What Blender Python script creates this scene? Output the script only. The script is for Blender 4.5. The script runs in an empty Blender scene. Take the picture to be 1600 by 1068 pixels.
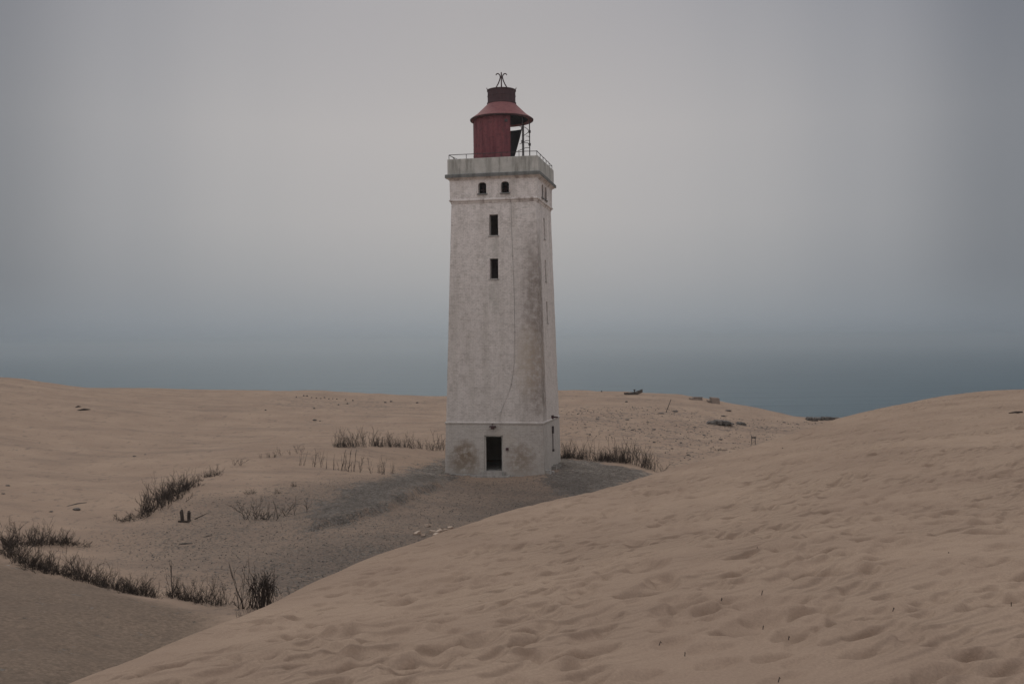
import bpy, math, random
import numpy as np
from mathutils import Vector, Matrix

random.seed(7)
rng = np.random.default_rng(7)
scene = bpy.context.scene
COL = scene.collection
R = math.radians

# ------------------------------------------------------------------ camera
F_PX, ROLL = 1611.5, R(-0.546)
cam = bpy.data.cameras.new('camera')
cam.sensor_width = 36.0
cam.lens = 36.0 * F_PX / 1600.0
cam.clip_start, cam.clip_end = 0.1, 60000.0
cam_ob = bpy.data.objects.new('camera', cam)
COL.objects.link(cam_ob)
cam_ob.matrix_world = Matrix.Rotation(R(90), 4, 'X') @ Matrix.Rotation(ROLL, 4, 'Z')
scene.camera = cam_ob

# ------------------------------------------------------------------ light
SUN_EL, SUN_AZ = R(44), R(-10)        # azimuth from +Y towards +X
world = bpy.data.worlds.new("World")
scene.world = world
world.use_nodes = True


def nd(nt, typ, **kw):
    n = nt.nodes.new(typ)
    for k, v in kw.items():
        if k.startswith('i_'):
            key = k[2:]
            key = int(key) if key.isdigit() else key
            n.inputs[key].default_value = v
        else:
            setattr(n, k, v)
    return n


def lk(nt, a, b):
    nt.links.new(a, b)


def ramp(nt, fac, stops, interp='LINEAR'):
    r = nt.nodes.new('ShaderNodeValToRGB')
    r.color_ramp.interpolation = interp
    el = r.color_ramp.elements
    while len(el) > 1:
        el.remove(el[-1])
    first = True
    for p, c in stops:
        if not isinstance(c, (tuple, list)):
            c = (c, c, c)
        e = el[0] if first else el.new(p)
        e.position = p
        e.color = (*c[:3], 1)
        first = False
    lk(nt, fac, r.inputs[0])
    return r.outputs[0]


def math_(nt, op, a, b=None, clamp=False):
    m = nt.nodes.new('ShaderNodeMath')
    m.operation = op
    m.use_clamp = clamp
    for i, v in enumerate((a, b)):
        if v is None:
            continue
        if isinstance(v, (int, float)):
            m.inputs[i].default_value = v
        else:
            lk(nt, v, m.inputs[i])
    return m.outputs[0]


def mixc(nt, fac, a, b, blend='MIX'):
    m = nt.nodes.new('ShaderNodeMix')
    m.data_type = 'RGBA'
    m.blend_type = blend
    if isinstance(fac, (int, float)):
        m.inputs[0].default_value = fac
    else:
        lk(nt, fac, m.inputs[0])
    for s, v in ((6, a), (7, b)):
        if isinstance(v, tuple):
            m.inputs[s].default_value = (*v[:3], 1)
        else:
            lk(nt, v, m.inputs[s])
    return m.outputs[2]


def build_world():
    nt = world.node_tree
    bg = nt.nodes['Background']
    bg.inputs['Strength'].default_value = 0.1
    sky = nd(nt, 'ShaderNodeTexSky', sky_type='NISHITA', sun_disc=False, sun_elevation=SUN_EL,
             sun_rotation=SUN_AZ, air_density=1.0, dust_density=6.0, ozone_density=1.0)
    tc = nd(nt, 'ShaderNodeTexCoord')
    nrm = nd(nt, 'ShaderNodeVectorMath', operation='NORMALIZE')
    lk(nt, tc.outputs['Generated'], nrm.inputs[0])
    sep = nd(nt, 'ShaderNodeSeparateXYZ')
    lk(nt, nrm.outputs[0], sep.inputs[0])
    # cosine of the azimuth away from the bright patch of fog round the hidden sun
    az = R(-0.8)
    fl = nd(nt, 'ShaderNodeCombineXYZ')
    lk(nt, sep.outputs[0], fl.inputs[0])
    lk(nt, sep.outputs[1], fl.inputs[1])
    fn = nd(nt, 'ShaderNodeVectorMath', operation='NORMALIZE')
    lk(nt, fl.outputs[0], fn.inputs[0])
    dt = nd(nt, 'ShaderNodeVectorMath', operation='DOT_PRODUCT')
    lk(nt, fn.outputs[0], dt.inputs[0])
    dt.inputs[1].default_value = (math.sin(az), math.cos(az), 0)
    half = math_(nt, 'MULTIPLY_ADD', dt.outputs['Value'], 0.5)
    nt.nodes[-1].inputs[2].default_value = 0.5
    # half = (1+c)/2 : 1 at centre, .95 at 26 deg
    aza = ramp(nt, half, [(0.0, (1.75, 1.72, 1.72)), (0.5, (1.25, 1.25, 1.27)), (0.80, (.62, .66, .72)), (0.925, (.39, .435, .50)),
                          (0.948, (.465, .51, .565)), (0.972, (.74, .775, .82)), (0.986, (.885, .905, .93)),
                          (0.996, (.97, .975, .99)), (1.0, (1.0, 1.0, 1.0))], 'EASE')
    zz = math_(nt, 'MULTIPLY_ADD', sep.outputs[2], 0.5)
    nt.nodes[-1].inputs[2].default_value = 0.5
    el = ramp(nt, zz, [(0.0, (.12, .12, .12)), (0.47, (.17, .19, .21)), (0.498, (.218, .250, .278)), (0.504, (.262, .290, .316)),
                       (0.511, (.303, .325, .346)), (0.530, (.360, .366, .377)), (0.558, (.415, .405, .405)),
                       (0.60, (.425, .408, .405)), (0.655, (.335, .33, .345)), (0.70, (.37, .365, .38)),
                       (0.82, (.58, .57, .58)), (1.0, (.70, .70, .71))])
    # towards the zenith the azimuth no longer matters
    kz = ramp(nt, zz, [(0.0, .35), (0.497, .45), (0.508, .58), (0.53, .90), (0.56, 1.0), (0.70, 1.0), (0.85, 0.15), (1.0, 0.0)])
    azm = mixc(nt, kz, (1.0, 1.0, 1.0), aza)
    fog = mixc(nt, 1.0, el, azm, 'MULTIPLY')
    # big soft clouds in the fog
    nz = nd(nt, 'ShaderNodeTexNoise', i_Scale=1.6, i_Detail=3.0, i_Roughness=0.5)
    lk(nt, nrm.outputs[0], nz.inputs['Vector'])
    cl = ramp(nt, nz.outputs[0], [(0.3, (.95, .955, .965)), (0.7, (1.04, 1.035, 1.03))])
    fog = mixc(nt, 1.0, fog, cl, 'MULTIPLY')
    fog10 = mixc(nt, 1.0, fog, (10.0, 10.0, 10.0), 'MULTIPLY')
    out = mixc(nt, 0.05, fog10, sky.outputs[0])
    lk(nt, out, bg.inputs['Color'])


build_world()
sun = bpy.data.lights.new('sun', 'SUN')
sun.energy = 0.62
sun.angle = R(26)
sun.color = (1.0, 0.96, 0.9)
sun_ob = bpy.data.objects.new('sun', sun)
COL.objects.link(sun_ob)
sd = Vector((math.sin(SUN_AZ) * math.cos(SUN_EL), math.cos(SUN_AZ) * math.cos(SUN_EL), math.sin(SUN_EL)))
sun_ob.rotation_euler = sd.to_track_quat('Z', 'Y').to_euler()
sun_ob.location = (0, 0, 60)

scene.view_settings.view_transform = 'Standard'
scene.view_settings.look = 'None'
scene.view_settings.exposure = 0.0
scene.view_settings.gamma = 1.0
scene.cycles.use_denoising = True
scene.cycles.max_bounces = 8
scene.cycles.volume_bounces = 1

# ------------------------------------------------------------------ helpers
CR, SR = math.cos(ROLL), math.sin(ROLL)


def ray(px, py):
    a, b = px - 800.0, py - 534.0
    return (CR * a + SR * b) / F_PX, -(-SR * a + CR * b) / F_PX     # x and z per metre of depth


def pt(px, py, D):
    x, z = ray(px, py)
    return (x * D, D, z * D)


def tag(o, label=None, cat=None, group=None, kind=None):
    if label:
        o['label'] = label
    if cat:
        o['category'] = cat
    if group:
        o['group'] = group
    if kind:
        o['kind'] = kind
    return o


def empty(name, loc, rz=0.0):
    o = bpy.data.objects.new(name, None)
    COL.objects.link(o)
    o.location = loc
    o.rotation_euler = (0, 0, rz)
    o.empty_display_size = 0.2
    return o


def link_mesh(name, verts, faces, mat, parent=None, smooth=False):
    me = bpy.data.meshes.new(name)
    me.from_pydata(verts, [], faces)
    me.update()
    if smooth:
        me.polygons.foreach_set('use_smooth', [True] * len(me.polygons))
    me.materials.append(mat)
    o = bpy.data.objects.new(name, me)
    COL.objects.link(o)
    if parent:
        o.parent = parent
    return o


class MB:
    """collects shapes and links them as one mesh"""

    def __init__(self):
        self.v, self.f = [], []

    def quad(self, a, b, c, d):
        i = len(self.v)
        self.v += [a, b, c, d]
        self.f.append((i, i + 1, i + 2, i + 3))

    def box(self, x0, x1, y0, y1, z0, z1, jit=0.0):
        i = len(self.v)
        for z in (z0, z1):
            for (x, y) in ((x0, y0), (x1, y0), (x1, y1), (x0, y1)):
                self.v.append((x + random.uniform(-jit, jit), y + random.uniform(-jit, jit), z + random.uniform(-jit, jit)))
        for q in ((3, 2, 1, 0), (4, 5, 6, 7), (0, 1, 5, 4), (1, 2, 6, 5), (2, 3, 7, 6), (3, 0, 4, 7)):
            self.f.append(tuple(i + k for k in q))

    def tube(self, pts, rad, n=8, cap=True):
        if isinstance(rad, (int, float)):
            rad = [rad] * len(pts)
        i0 = len(self.v)
        P = [Vector(p) for p in pts]
        prev = None
        for k, p in enumerate(P):
            t = (P[min(k + 1, len(P) - 1)] - P[max(k - 1, 0)])
            t = t.normalized() if t.length > 1e-9 else Vector((0, 0, 1))
            if prev is None:
                ref = Vector((0, 0, 1)) if abs(t.z) < 0.9 else Vector((1, 0, 0))
                u = t.cross(ref).normalized()
            else:
                u = (prev - t * prev.dot(t))
                u = u.normalized() if u.length > 1e-6 else t.orthogonal().normalized()
            prev = u
            w = t.cross(u)
            for j in range(n):
                a = 2 * math.pi * j / n
                self.v.append(tuple(p + (u * math.cos(a) + w * math.sin(a)) * rad[k]))
        for k in range(len(P) - 1):
            for j in range(n):
                a = i0 + k * n + j
                b = i0 + k * n + (j + 1) % n
                self.f.append((a, b, b + n, a + n))
        if cap:
            self.f.append(tuple(i0 + j for j in reversed(range(n))))
            e = i0 + (len(P) - 1) * n
            self.f.append(tuple(e + j for j in range(n)))

    def lathe(self, prof, a0=0.0, a1=2 * math.pi, n=48):
        """profile of (radius, z); angle 0 is -y, growing towards +x"""
        full = abs(a1 - a0 - 2 * math.pi) < 1e-6
        m = n if full else n + 1
        i0 = len(self.v)
        for (r, z) in prof:
            for j in range(m):
                a = a0 + (a1 - a0) * j / n
                self.v.append((r * math.sin(a), -r * math.cos(a), z))
        for k in range(len(prof) - 1):
            for j in range(n):
                a = i0 + k * m + j
                b = i0 + k * m + (j + 1) % m
                self.f.append((a, b, b + m, a + m))

    def build(self, name, mat, parent=None, smooth=False):
        return link_mesh(name, self.v, self.f, mat, parent, smooth)


def grid_mesh(name, X, Y, Z, mat, attrs=None, wrap=False):
    """X, Y, Z arrays (rows, cols)"""
    nr, nc = X.shape
    V = np.stack([X, Y, Z], -1).reshape(-1, 3).astype(np.float32)
    r = np.arange(nr - 1)[:, None]
    cn = nc if wrap else nc - 1
    c = np.arange(cn)[None, :]
    c2 = (c + 1) % nc
    q = np.stack([r * nc + c, r * nc + c2, (r + 1) * nc + c2, (r + 1) * nc + c], -1).reshape(-1, 4)
    me = bpy.data.meshes.new(name)
    me.vertices.add(len(V))
    me.vertices.foreach_set('co', V.ravel())
    nf = len(q)
    me.loops.add(nf * 4)
    me.loops.foreach_set('vertex_index', q.ravel().astype(np.int32))
    me.polygons.add(nf)
    me.polygons.foreach_set('loop_start', (np.arange(nf) * 4).astype(np.int32))
    me.polygons.foreach_set('use_smooth', np.ones(nf, dtype=bool))
    me.update(calc_edges=True)
    for k, a in (attrs or {}).items():
        at = me.attributes.new(k, 'FLOAT', 'POINT')
        at.data.foreach_set('value', a.ravel().astype(np.float32))
    me.materials.append(mat)
    o = bpy.data.objects.new(name, me)
    COL.objects.link(o)
    return o


_T = rng.random((256, 256))


def vnoise(x, y):
    xi, yi = np.floor(x).astype(int), np.floor(y).astype(int)
    fx, fy = x - xi, y - yi
    fx = fx * fx * fx * (fx * (fx * 6 - 15) + 10)
    fy = fy * fy * fy * (fy * (fy * 6 - 15) + 10)
    g = lambda a, b: _T[a & 255, b & 255]
    return ((g(xi, yi) * (1 - fx) + g(xi + 1, yi) * fx) * (1 - fy)
            + (g(xi, yi + 1) * (1 - fx) + g(xi + 1, yi + 1) * fx) * fy) * 2 - 1


def fbm(x, y, o=4):
    s, a, t = 0, 1.0, 0
    for k in range(o):
        s = s + a * vnoise(x * 2 ** k + 17.3 * k, y * 2 ** k + 5.1 * k)
        t += a
        a *= 0.5
    return s / t


def smooth(a, b, x):
    t = np.clip((x - a) / (b - a), 0, 1)
    return t * t * (3 - 2 * t)


class TPS:
    def __init__(self, P, lam=0.0):
        P = np.array(P, float)
        self.c = P[:, :2] / 30.0
        n = len(P)
        K = self.k(self.c, self.c) + lam * np.eye(n)
        Q = np.hstack([np.ones((n, 1)), self.c])
        A = np.block([[K, Q], [Q.T, np.zeros((3, 3))]])
        w = np.linalg.solve(A, np.concatenate([P[:, 2], np.zeros(3)]))
        self.w, self.a = w[:n], w[n:]

    def k(self, A, B):
        d2 = ((A[:, None, :] - B[None, :, :]) ** 2).sum(-1)
        return 0.5 * d2 * np.log(d2 + 1e-12)

    def __call__(self, x, y):
        sh = np.shape(x)
        q = np.stack([np.ravel(x), np.ravel(y)], -1) / 30.0
        out = np.empty(len(q))
        for i in range(0, len(q), 20000):
            c = q[i:i + 20000]
            out[i:i + 20000] = self.k(c, self.c) @ self.w + self.a[0] + c @ self.a[1:]
        return out.reshape(sh)


# ------------------------------------------------------------------ terrain functions
RIDGE = [(-400, 565, 92), (-200, 574, 95), (0, 585, 96), (60, 594.5, 100), (130, 601, 104), (190, 600.5, 106), (300, 605, 108),
         (400, 608, 107), (500, 611, 105), (600, 617, 103), (697, 621, 102), (785, 617, 103), (875, 612, 105),
         (960, 613, 105), (1060, 617, 103), (1120, 628, 101), (1180, 637, 98), (1240, 650, 95), (1300, 653.5, 95),
         (1400, 657, 95), (1600, 660, 95), (1800, 660, 95)]
GP = [pt(*p) for p in RIDGE]
GP += [pt(*p) for p in [
    (0, 610, 86), (0, 640, 74), (150, 641, 80), (300, 650, 82), (450, 650, 84), (600, 655, 84), (697, 665, 80),
    (0, 700, 58), (200, 700, 64), (350, 690, 68), (100, 760, 46), (200, 755, 50), (270, 730, 55),
    (0, 830, 33), (60, 845, 34), (145, 850, 36), (240, 930, 26.5), (350, 945, 25.5), (400, 975, 23), (30, 870, 30),
    (0, 900, 26), (0, 1000, 18.5), (0, 1068, 15.5), (200, 1000, 20), (150, 940, 23.5), (430, 940, 25.5),
    (300, 880, 31), (400, 860, 33.5), (500, 880, 31.5), (600, 840, 36), (700, 820, 39), (650, 800, 42),
    (490, 828, 38), (640, 775, 46), (600, 755, 49.5), (500, 800, 42), (370, 815, 40), (480, 800, 42.5),
    (290, 812, 40), (200, 818, 38.5), (260, 785, 43), (340, 742, 51), (420, 714, 57), (480, 700, 60), (560, 698, 62.5),
    (620, 699, 64), (690, 706, 65), (465, 730, 54), (540, 738, 53), (610, 741, 53.5), (400, 745, 50.5), (430, 775, 45.5),
    (700, 755, 53.6), (850, 765, 52), (950, 745, 56), (1000, 737, 58.5), (880, 716, 63), (930, 718, 62.5),
    (1035, 738, 60), (780, 790, 47), (850, 790, 47), (1000, 680, 74), (1100, 660, 84), (1000, 640, 90),
    (1200, 670, 84), (1150, 690, 75), (900, 660, 80)]]
GP += [(-3.5, 57.0, -7.27), (1.5, 55.5, -7.29), (2.8, 61, -7.2), (-2, 62.5, -7.1), (-.4, 58.8, -7.25)]
GP += [(16, 55, -8.0), (12, 40, -8.0), (8, 28, -7.8), (3, 16, -7.2), (20, 40, -7.6), (32, 58, -7.4), (-12, 5, -5.4), (0, 2, -6.4),
       (0, -30, -5), (-40, 40, -4.2), (60, 60, -6), (50, 10, -6), (-45, 80, -3.0), (-30, -20, -4), (40, -30, -5), (60, 90, -6)]
gtps = TPS(GP, 0.0004)
_ra = np.array([math.atan2(ray(p[0], p[1])[0], 1) for p in RIDGE])
_rd = np.array([p[2] for p in RIDGE], float)
TWR = (-.463, 58.8, -7.27)
TYAW = R(-11.826)


def ground_base(x, y):
    z = gtps(x, y)
    far = np.interp(np.arctan2(x, np.maximum(y, 1e-3)), _ra, _rd)
    t = np.maximum(y - far, 0)
    ahead = y > 30
    z = np.where(ahead, np.where(t > 0, np.minimum(z, z - 0.05 * t * t / (1 + 0.05 * t) * 1.3), z), z)
    return z


BANK = None


def ground_h(x, y):
    z = ground_base(x, y)
    far = smooth(30, 90, y)
    near_t = np.hypot(x - TWR[0], y - TWR[1])
    k = 0.25 + 0.75 * smooth(4, 9, near_t)
    z = z + k * (0.07 * fbm(x / 5.0, y / 5.0, 4) + 0.05 * fbm(x / 1.3 + 40, y / 1.3, 3))
    z = z + 0.40 * fbm(x / 15.0 + 9, y / 8.0, 4) * smooth(8, 20, near_t)
    # sand drifted against the foot of the tower
    lx, ly = x - TWR[0], y - TWR[1]
    c_, s_ = math.cos(-TYAW), math.sin(-TYAW)
    ax, ay = np.abs(c_ * lx - s_ * ly), np.abs(s_ * lx + c_ * ly)
    ds = np.hypot(np.maximum(ax - 2.8, 0), np.maximum(ay - 2.8, 0))
    z = z + (0.07 + 0.13 * np.clip(fbm(x / .9 + 3, y / .9 + 8, 3) + .2, 0, 1)) * np.exp(-(ds / .55) ** 2)
    if BANK is not None:
        wx, wy = x + .3 * fbm(x / 1.1, y / 1.1, 3), y + .6 * fbm(x / 1.4 + 5, y / 1.4, 3)
        z = z + 0.30 * poly_mask(wx, wy, BANK, .22)
    return z


def hit(px, py, d0=12.0, d1=125.0):
    D = np.arange(d0, d1, 0.1)
    rx, rz = ray(px, py)
    g = ground_h(rx * D, D)
    below = np.nonzero(rz * D <= g)[0]
    i = below[0] if len(below) else len(D) - 1
    return (rx * D[i], D[i], float(g[i]))


def poly_mask(x, y, poly, soft):
    """soft inside-mask of a plan polygon"""
    P = np.array(poly)
    ins = np.zeros(x.shape, bool)
    dist = np.full(x.shape, 1e9)
    n = len(P)
    for i in range(n):
        (x1, y1), (x2, y2) = P[i], P[(i + 1) % n]
        c = ((y1 > y) != (y2 > y)) & (x < (x2 - x1) * (y - y1) / (y2 - y1 + 1e-12) + x1)
        ins ^= c
        dx, dy = x2 - x1, y2 - y1
        t = np.clip(((x - x1) * dx + (y - y1) * dy) / (dx * dx + dy * dy + 1e-12), 0, 1)
        dist = np.minimum(dist, np.hypot(x - x1 - t * dx, y - y1 - t * dy))
    sd_ = np.where(ins, dist, -dist)
    return smooth(-soft, soft, sd_)


GRAVEL = [[hit(*p)[:2] for p in ((705, 716), (640, 737), (600, 750), (500, 796), (486, 812), (490, 829), (545, 818), (592, 804),
                                 (640, 778), (690, 760), (705, 742))],
          [hit(*p)[:2] for p in ((850, 750), (868, 764), (900, 782), (960, 765), (1015, 741), (985, 731), (930, 722), (874, 715))]]
PEBBLY = [[hit(*p)[:2] for p in ((270, 800), (340, 780), (420, 768), (560, 745), (690, 745), (760, 752), (860, 750), (990, 745),
                                 (880, 800), (700, 860), (560, 925), (440, 942), (380, 930), (280, 905), (210, 880), (190, 850), (240, 825))]]
DARKPEB = [[hit(*p)[:2] for p in ((560, 925), (440, 940), (400, 905), (470, 860), (560, 848), (640, 832), (720, 815), (800, 788), (880, 772), (905, 785), (700, 860))]]
DIM_CORNER = [[hit(*p)[:2] for p in ((-160, 860), (0, 872), (60, 893), (140, 912), (240, 936), (350, 948), (372, 985), (330, 1010), (200, 1075), (60, 1140), (-300, 1150))]]  # plan of the lower-left dimming painted into the sand
STONY = [[hit(*p)[:2] for p in ((880, 640), (1000, 635), (1110, 650), (1220, 655), (1290, 660), (1200, 690), (1110, 715), (1060, 725), (1000, 690), (890, 680))],
         [hit(*p)[:2] for p in ((440, 625), (560, 624), (650, 632), (650, 640), (560, 640), (440, 634))]]

BANK = [hit(*p)[:2] for p in ((520, 800), (500, 812), (492, 828), (545, 818), (592, 805), (640, 781), (690, 762), (640, 762), (580, 780))]

# foreground dune
EDGE = [(60, 1112, 6.2), (140, 1068, 7), (300, 1001, 9), (395, 965, 10.4), (480, 931, 12), (550, 893, 13.7), (620, 862, 15.5), (710, 829, 17.8),
        (800, 800, 20), (880, 779, 22.3), (960, 762, 24.5), (1040, 737, 27), (1110, 717, 29.2), (1180, 697, 31.5), (1250, 675, 34),
        (1310, 655, 36), (1360, 642, 37.6), (1400, 634, 39), (1480, 617.5, 42), (1560, 609, 44), (1640, 607.5, 45), (1900, 611, 45)]
EP = [pt(*p) for p in EDGE]
SP = list(EP) + [pt(*p) for p in [
    (400, 1068, 6.3), (800, 1068, 5.9), (1200, 1068, 5.4), (1600, 1068, 5.0), (1200, 850, 10.5), (800, 900, 11.5),
    (1000, 850, 13.5), (1400, 800, 13.5), (1600, 800, 12.5), (1600, 700, 20), (1400, 720, 19.5), (1200, 760, 19),
    (1300, 690, 27), (1500, 650, 31), (600, 960, 9.6)]]
SP += [(0, 0, -1.65), (3, -3, -1.45), (0, -6, -1.5), (-4, 0, -2.75), (8, 0, -1.3), (20, 0, -1.0), (20, 20, -1.7), (-10, -10, -4), (12, -12, -1.2), (30, 25, -1.4)]
stps = TPS(SP, 0.0006)
EPL = np.array([(-16, -18), (-9, -4), (-5.6, 3.2)] + [p[:2] for p in EP[1:]] + [(60, 48)])


def edge_dist(x, y):
    """signed distance beyond the crest edge, and the nearest crest point"""
    best = np.full(x.shape, 1e9)
    sx, sy = np.zeros(x.shape), np.zeros(x.shape)
    sg = np.ones(x.shape)
    for i in range(len(EPL) - 1):
        (x1, y1), (x2, y2) = EPL[i], EPL[i + 1]
        dx, dy = x2 - x1, y2 - y1
        t = np.clip(((x - x1) * dx + (y - y1) * dy) / (dx * dx + dy * dy), 0, 1)
        qx, qy = x1 + t * dx, y1 + t * dy
        d = np.hypot(x - qx, y - qy)
        m = d < best
        best = np.where(m, d, best)
        sx, sy = np.where(m, qx, sx), np.where(m, qy, sy)
        sg = np.where(m, np.sign((dx * (y - y1) - dy * (x - x1))), sg)
    return best * sg, sx, sy


def dune_base(x, y):
    d, qx, qy = edge_dist(x, y)
    d = d + 0.10 * fbm(x / 1.7, y / 1.7, 3)
    ex, ey = np.where(d > 0, qx, x), np.where(d > 0, qy, y)
    z = stps(ex, ey)
    dd = np.maximum(d, 0)
    return z - 0.66 * (np.sqrt(dd * dd + 0.45 ** 2) - 0.45), d


def dune_hit(px, py):
    rx, rz = ray(px, py)
    D = np.arange(3, 50, 0.05)
    z, _ = dune_base(rx * D, D)
    b = np.nonzero(rz * D <= z)[0]
    i = b[0] if len(b) else 0
    return (rx * D[i], D[i], float(z[i]))


# ------------------------------------------------------------------ materials
def new_mat(name):
    m = bpy.data.materials.new(name)
    m.use_nodes = True
    nt = m.node_tree
    b = nt.nodes['Principled BSDF']
    b.inputs['Roughness'].default_value = 0.9
    b.inputs['Specular IOR Level'].default_value = 0.2
    return m, nt, b


def noise(nt, vec, scale, detail=3.0, rough=0.55, dist=0.0):
    n = nd(nt, 'ShaderNodeTexNoise', i_Scale=scale, i_Detail=detail, i_Roughness=rough, i_Distortion=dist)
    if vec is not None:
        lk(nt, vec, n.inputs['Vector'])
    return n.outputs[0]


def mapped(nt, vec, scale=(1, 1, 1), rot=(0, 0, 0), loc=(0, 0, 0)):
    m = nd(nt, 'ShaderNodeMapping')
    m.inputs['Scale'].default_value = scale
    m.inputs['Rotation'].default_value = rot
    m.inputs['Location'].default_value = loc
    lk(nt, vec, m.inputs['Vector'])
    return m.outputs[0]


def bump(nt, h, strength, dist, normal=None):
    b = nd(nt, 'ShaderNodeBump', i_Strength=strength, i_Distance=dist)
    lk(nt, h, b.inputs['Height'])
    if normal is not None:
        lk(nt, normal, b.inputs['Normal'])
    return b.outputs[0]


SAND = (0.338, 0.252, 0.193)


def sand_colour(nt, P):
    a = noise(nt, P, 0.35, 4, 0.6)
    c = mixc(nt, ramp(nt, a, [(0.35, 0.0), (0.65, 1.0)]), (SAND[0] * .9, SAND[1] * .88, SAND[2] * .87), (SAND[0] * 1.07, SAND[1] * 1.06, SAND[2] * 1.04))
    g = noise(nt, P, 60, 3, 0.7)
    return mixc(nt, 1.0, c, ramp(nt, g, [(0.25, .84), (0.75, 1.14)]), 'MULTIPLY')


def dune_material():
    m, nt, b = new_mat('wind_blown_sand')
    P = nd(nt, 'ShaderNodeTexCoord').outputs['Object']
    c = sand_colour(nt, P)
    sp = noise(nt, P, 9.0, 2, 0.8)
    c = mixc(nt, ramp(nt, sp, [(0.70, 0.0), (0.78, 0.35)]), c, (.17, .13, .10))
    lk(nt, c, b.inputs['Base Color'])
    w = nd(nt, 'ShaderNodeTexWave', wave_type='BANDS', bands_direction='X', i_Scale=2.0, i_Distortion=1.6, i_Detail=2.0)
    w.inputs['Detail Scale'].default_value = 0.9
    lk(nt, mapped(nt, P, rot=(0, 0, R(58))), w.inputs['Vector'])
    mask = ramp(nt, noise(nt, P, 0.5, 2), [(0.38, 0.15), (0.62, 1.0)])
    h = math_(nt, 'MULTIPLY', w.outputs['Fac'], mask)
    n1 = bump(nt, h, 1.0, 0.034)
    n2 = bump(nt, noise(nt, mapped(nt, mapped(nt, P, rot=(0, 0, R(-44))), (5, 9, 8)), 1.0, 5, 0.6), 0.4, 0.014, n1)
    n3 = bump(nt, noise(nt, P, 120, 2, 0.7), 0.6, 0.005, n2)
    lk(nt, n3, b.inputs['Normal'])
    b.inputs['Roughness'].default_value = 1.0
    b.inputs['Specular IOR Level'].default_value = 0.05
    return m


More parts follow.
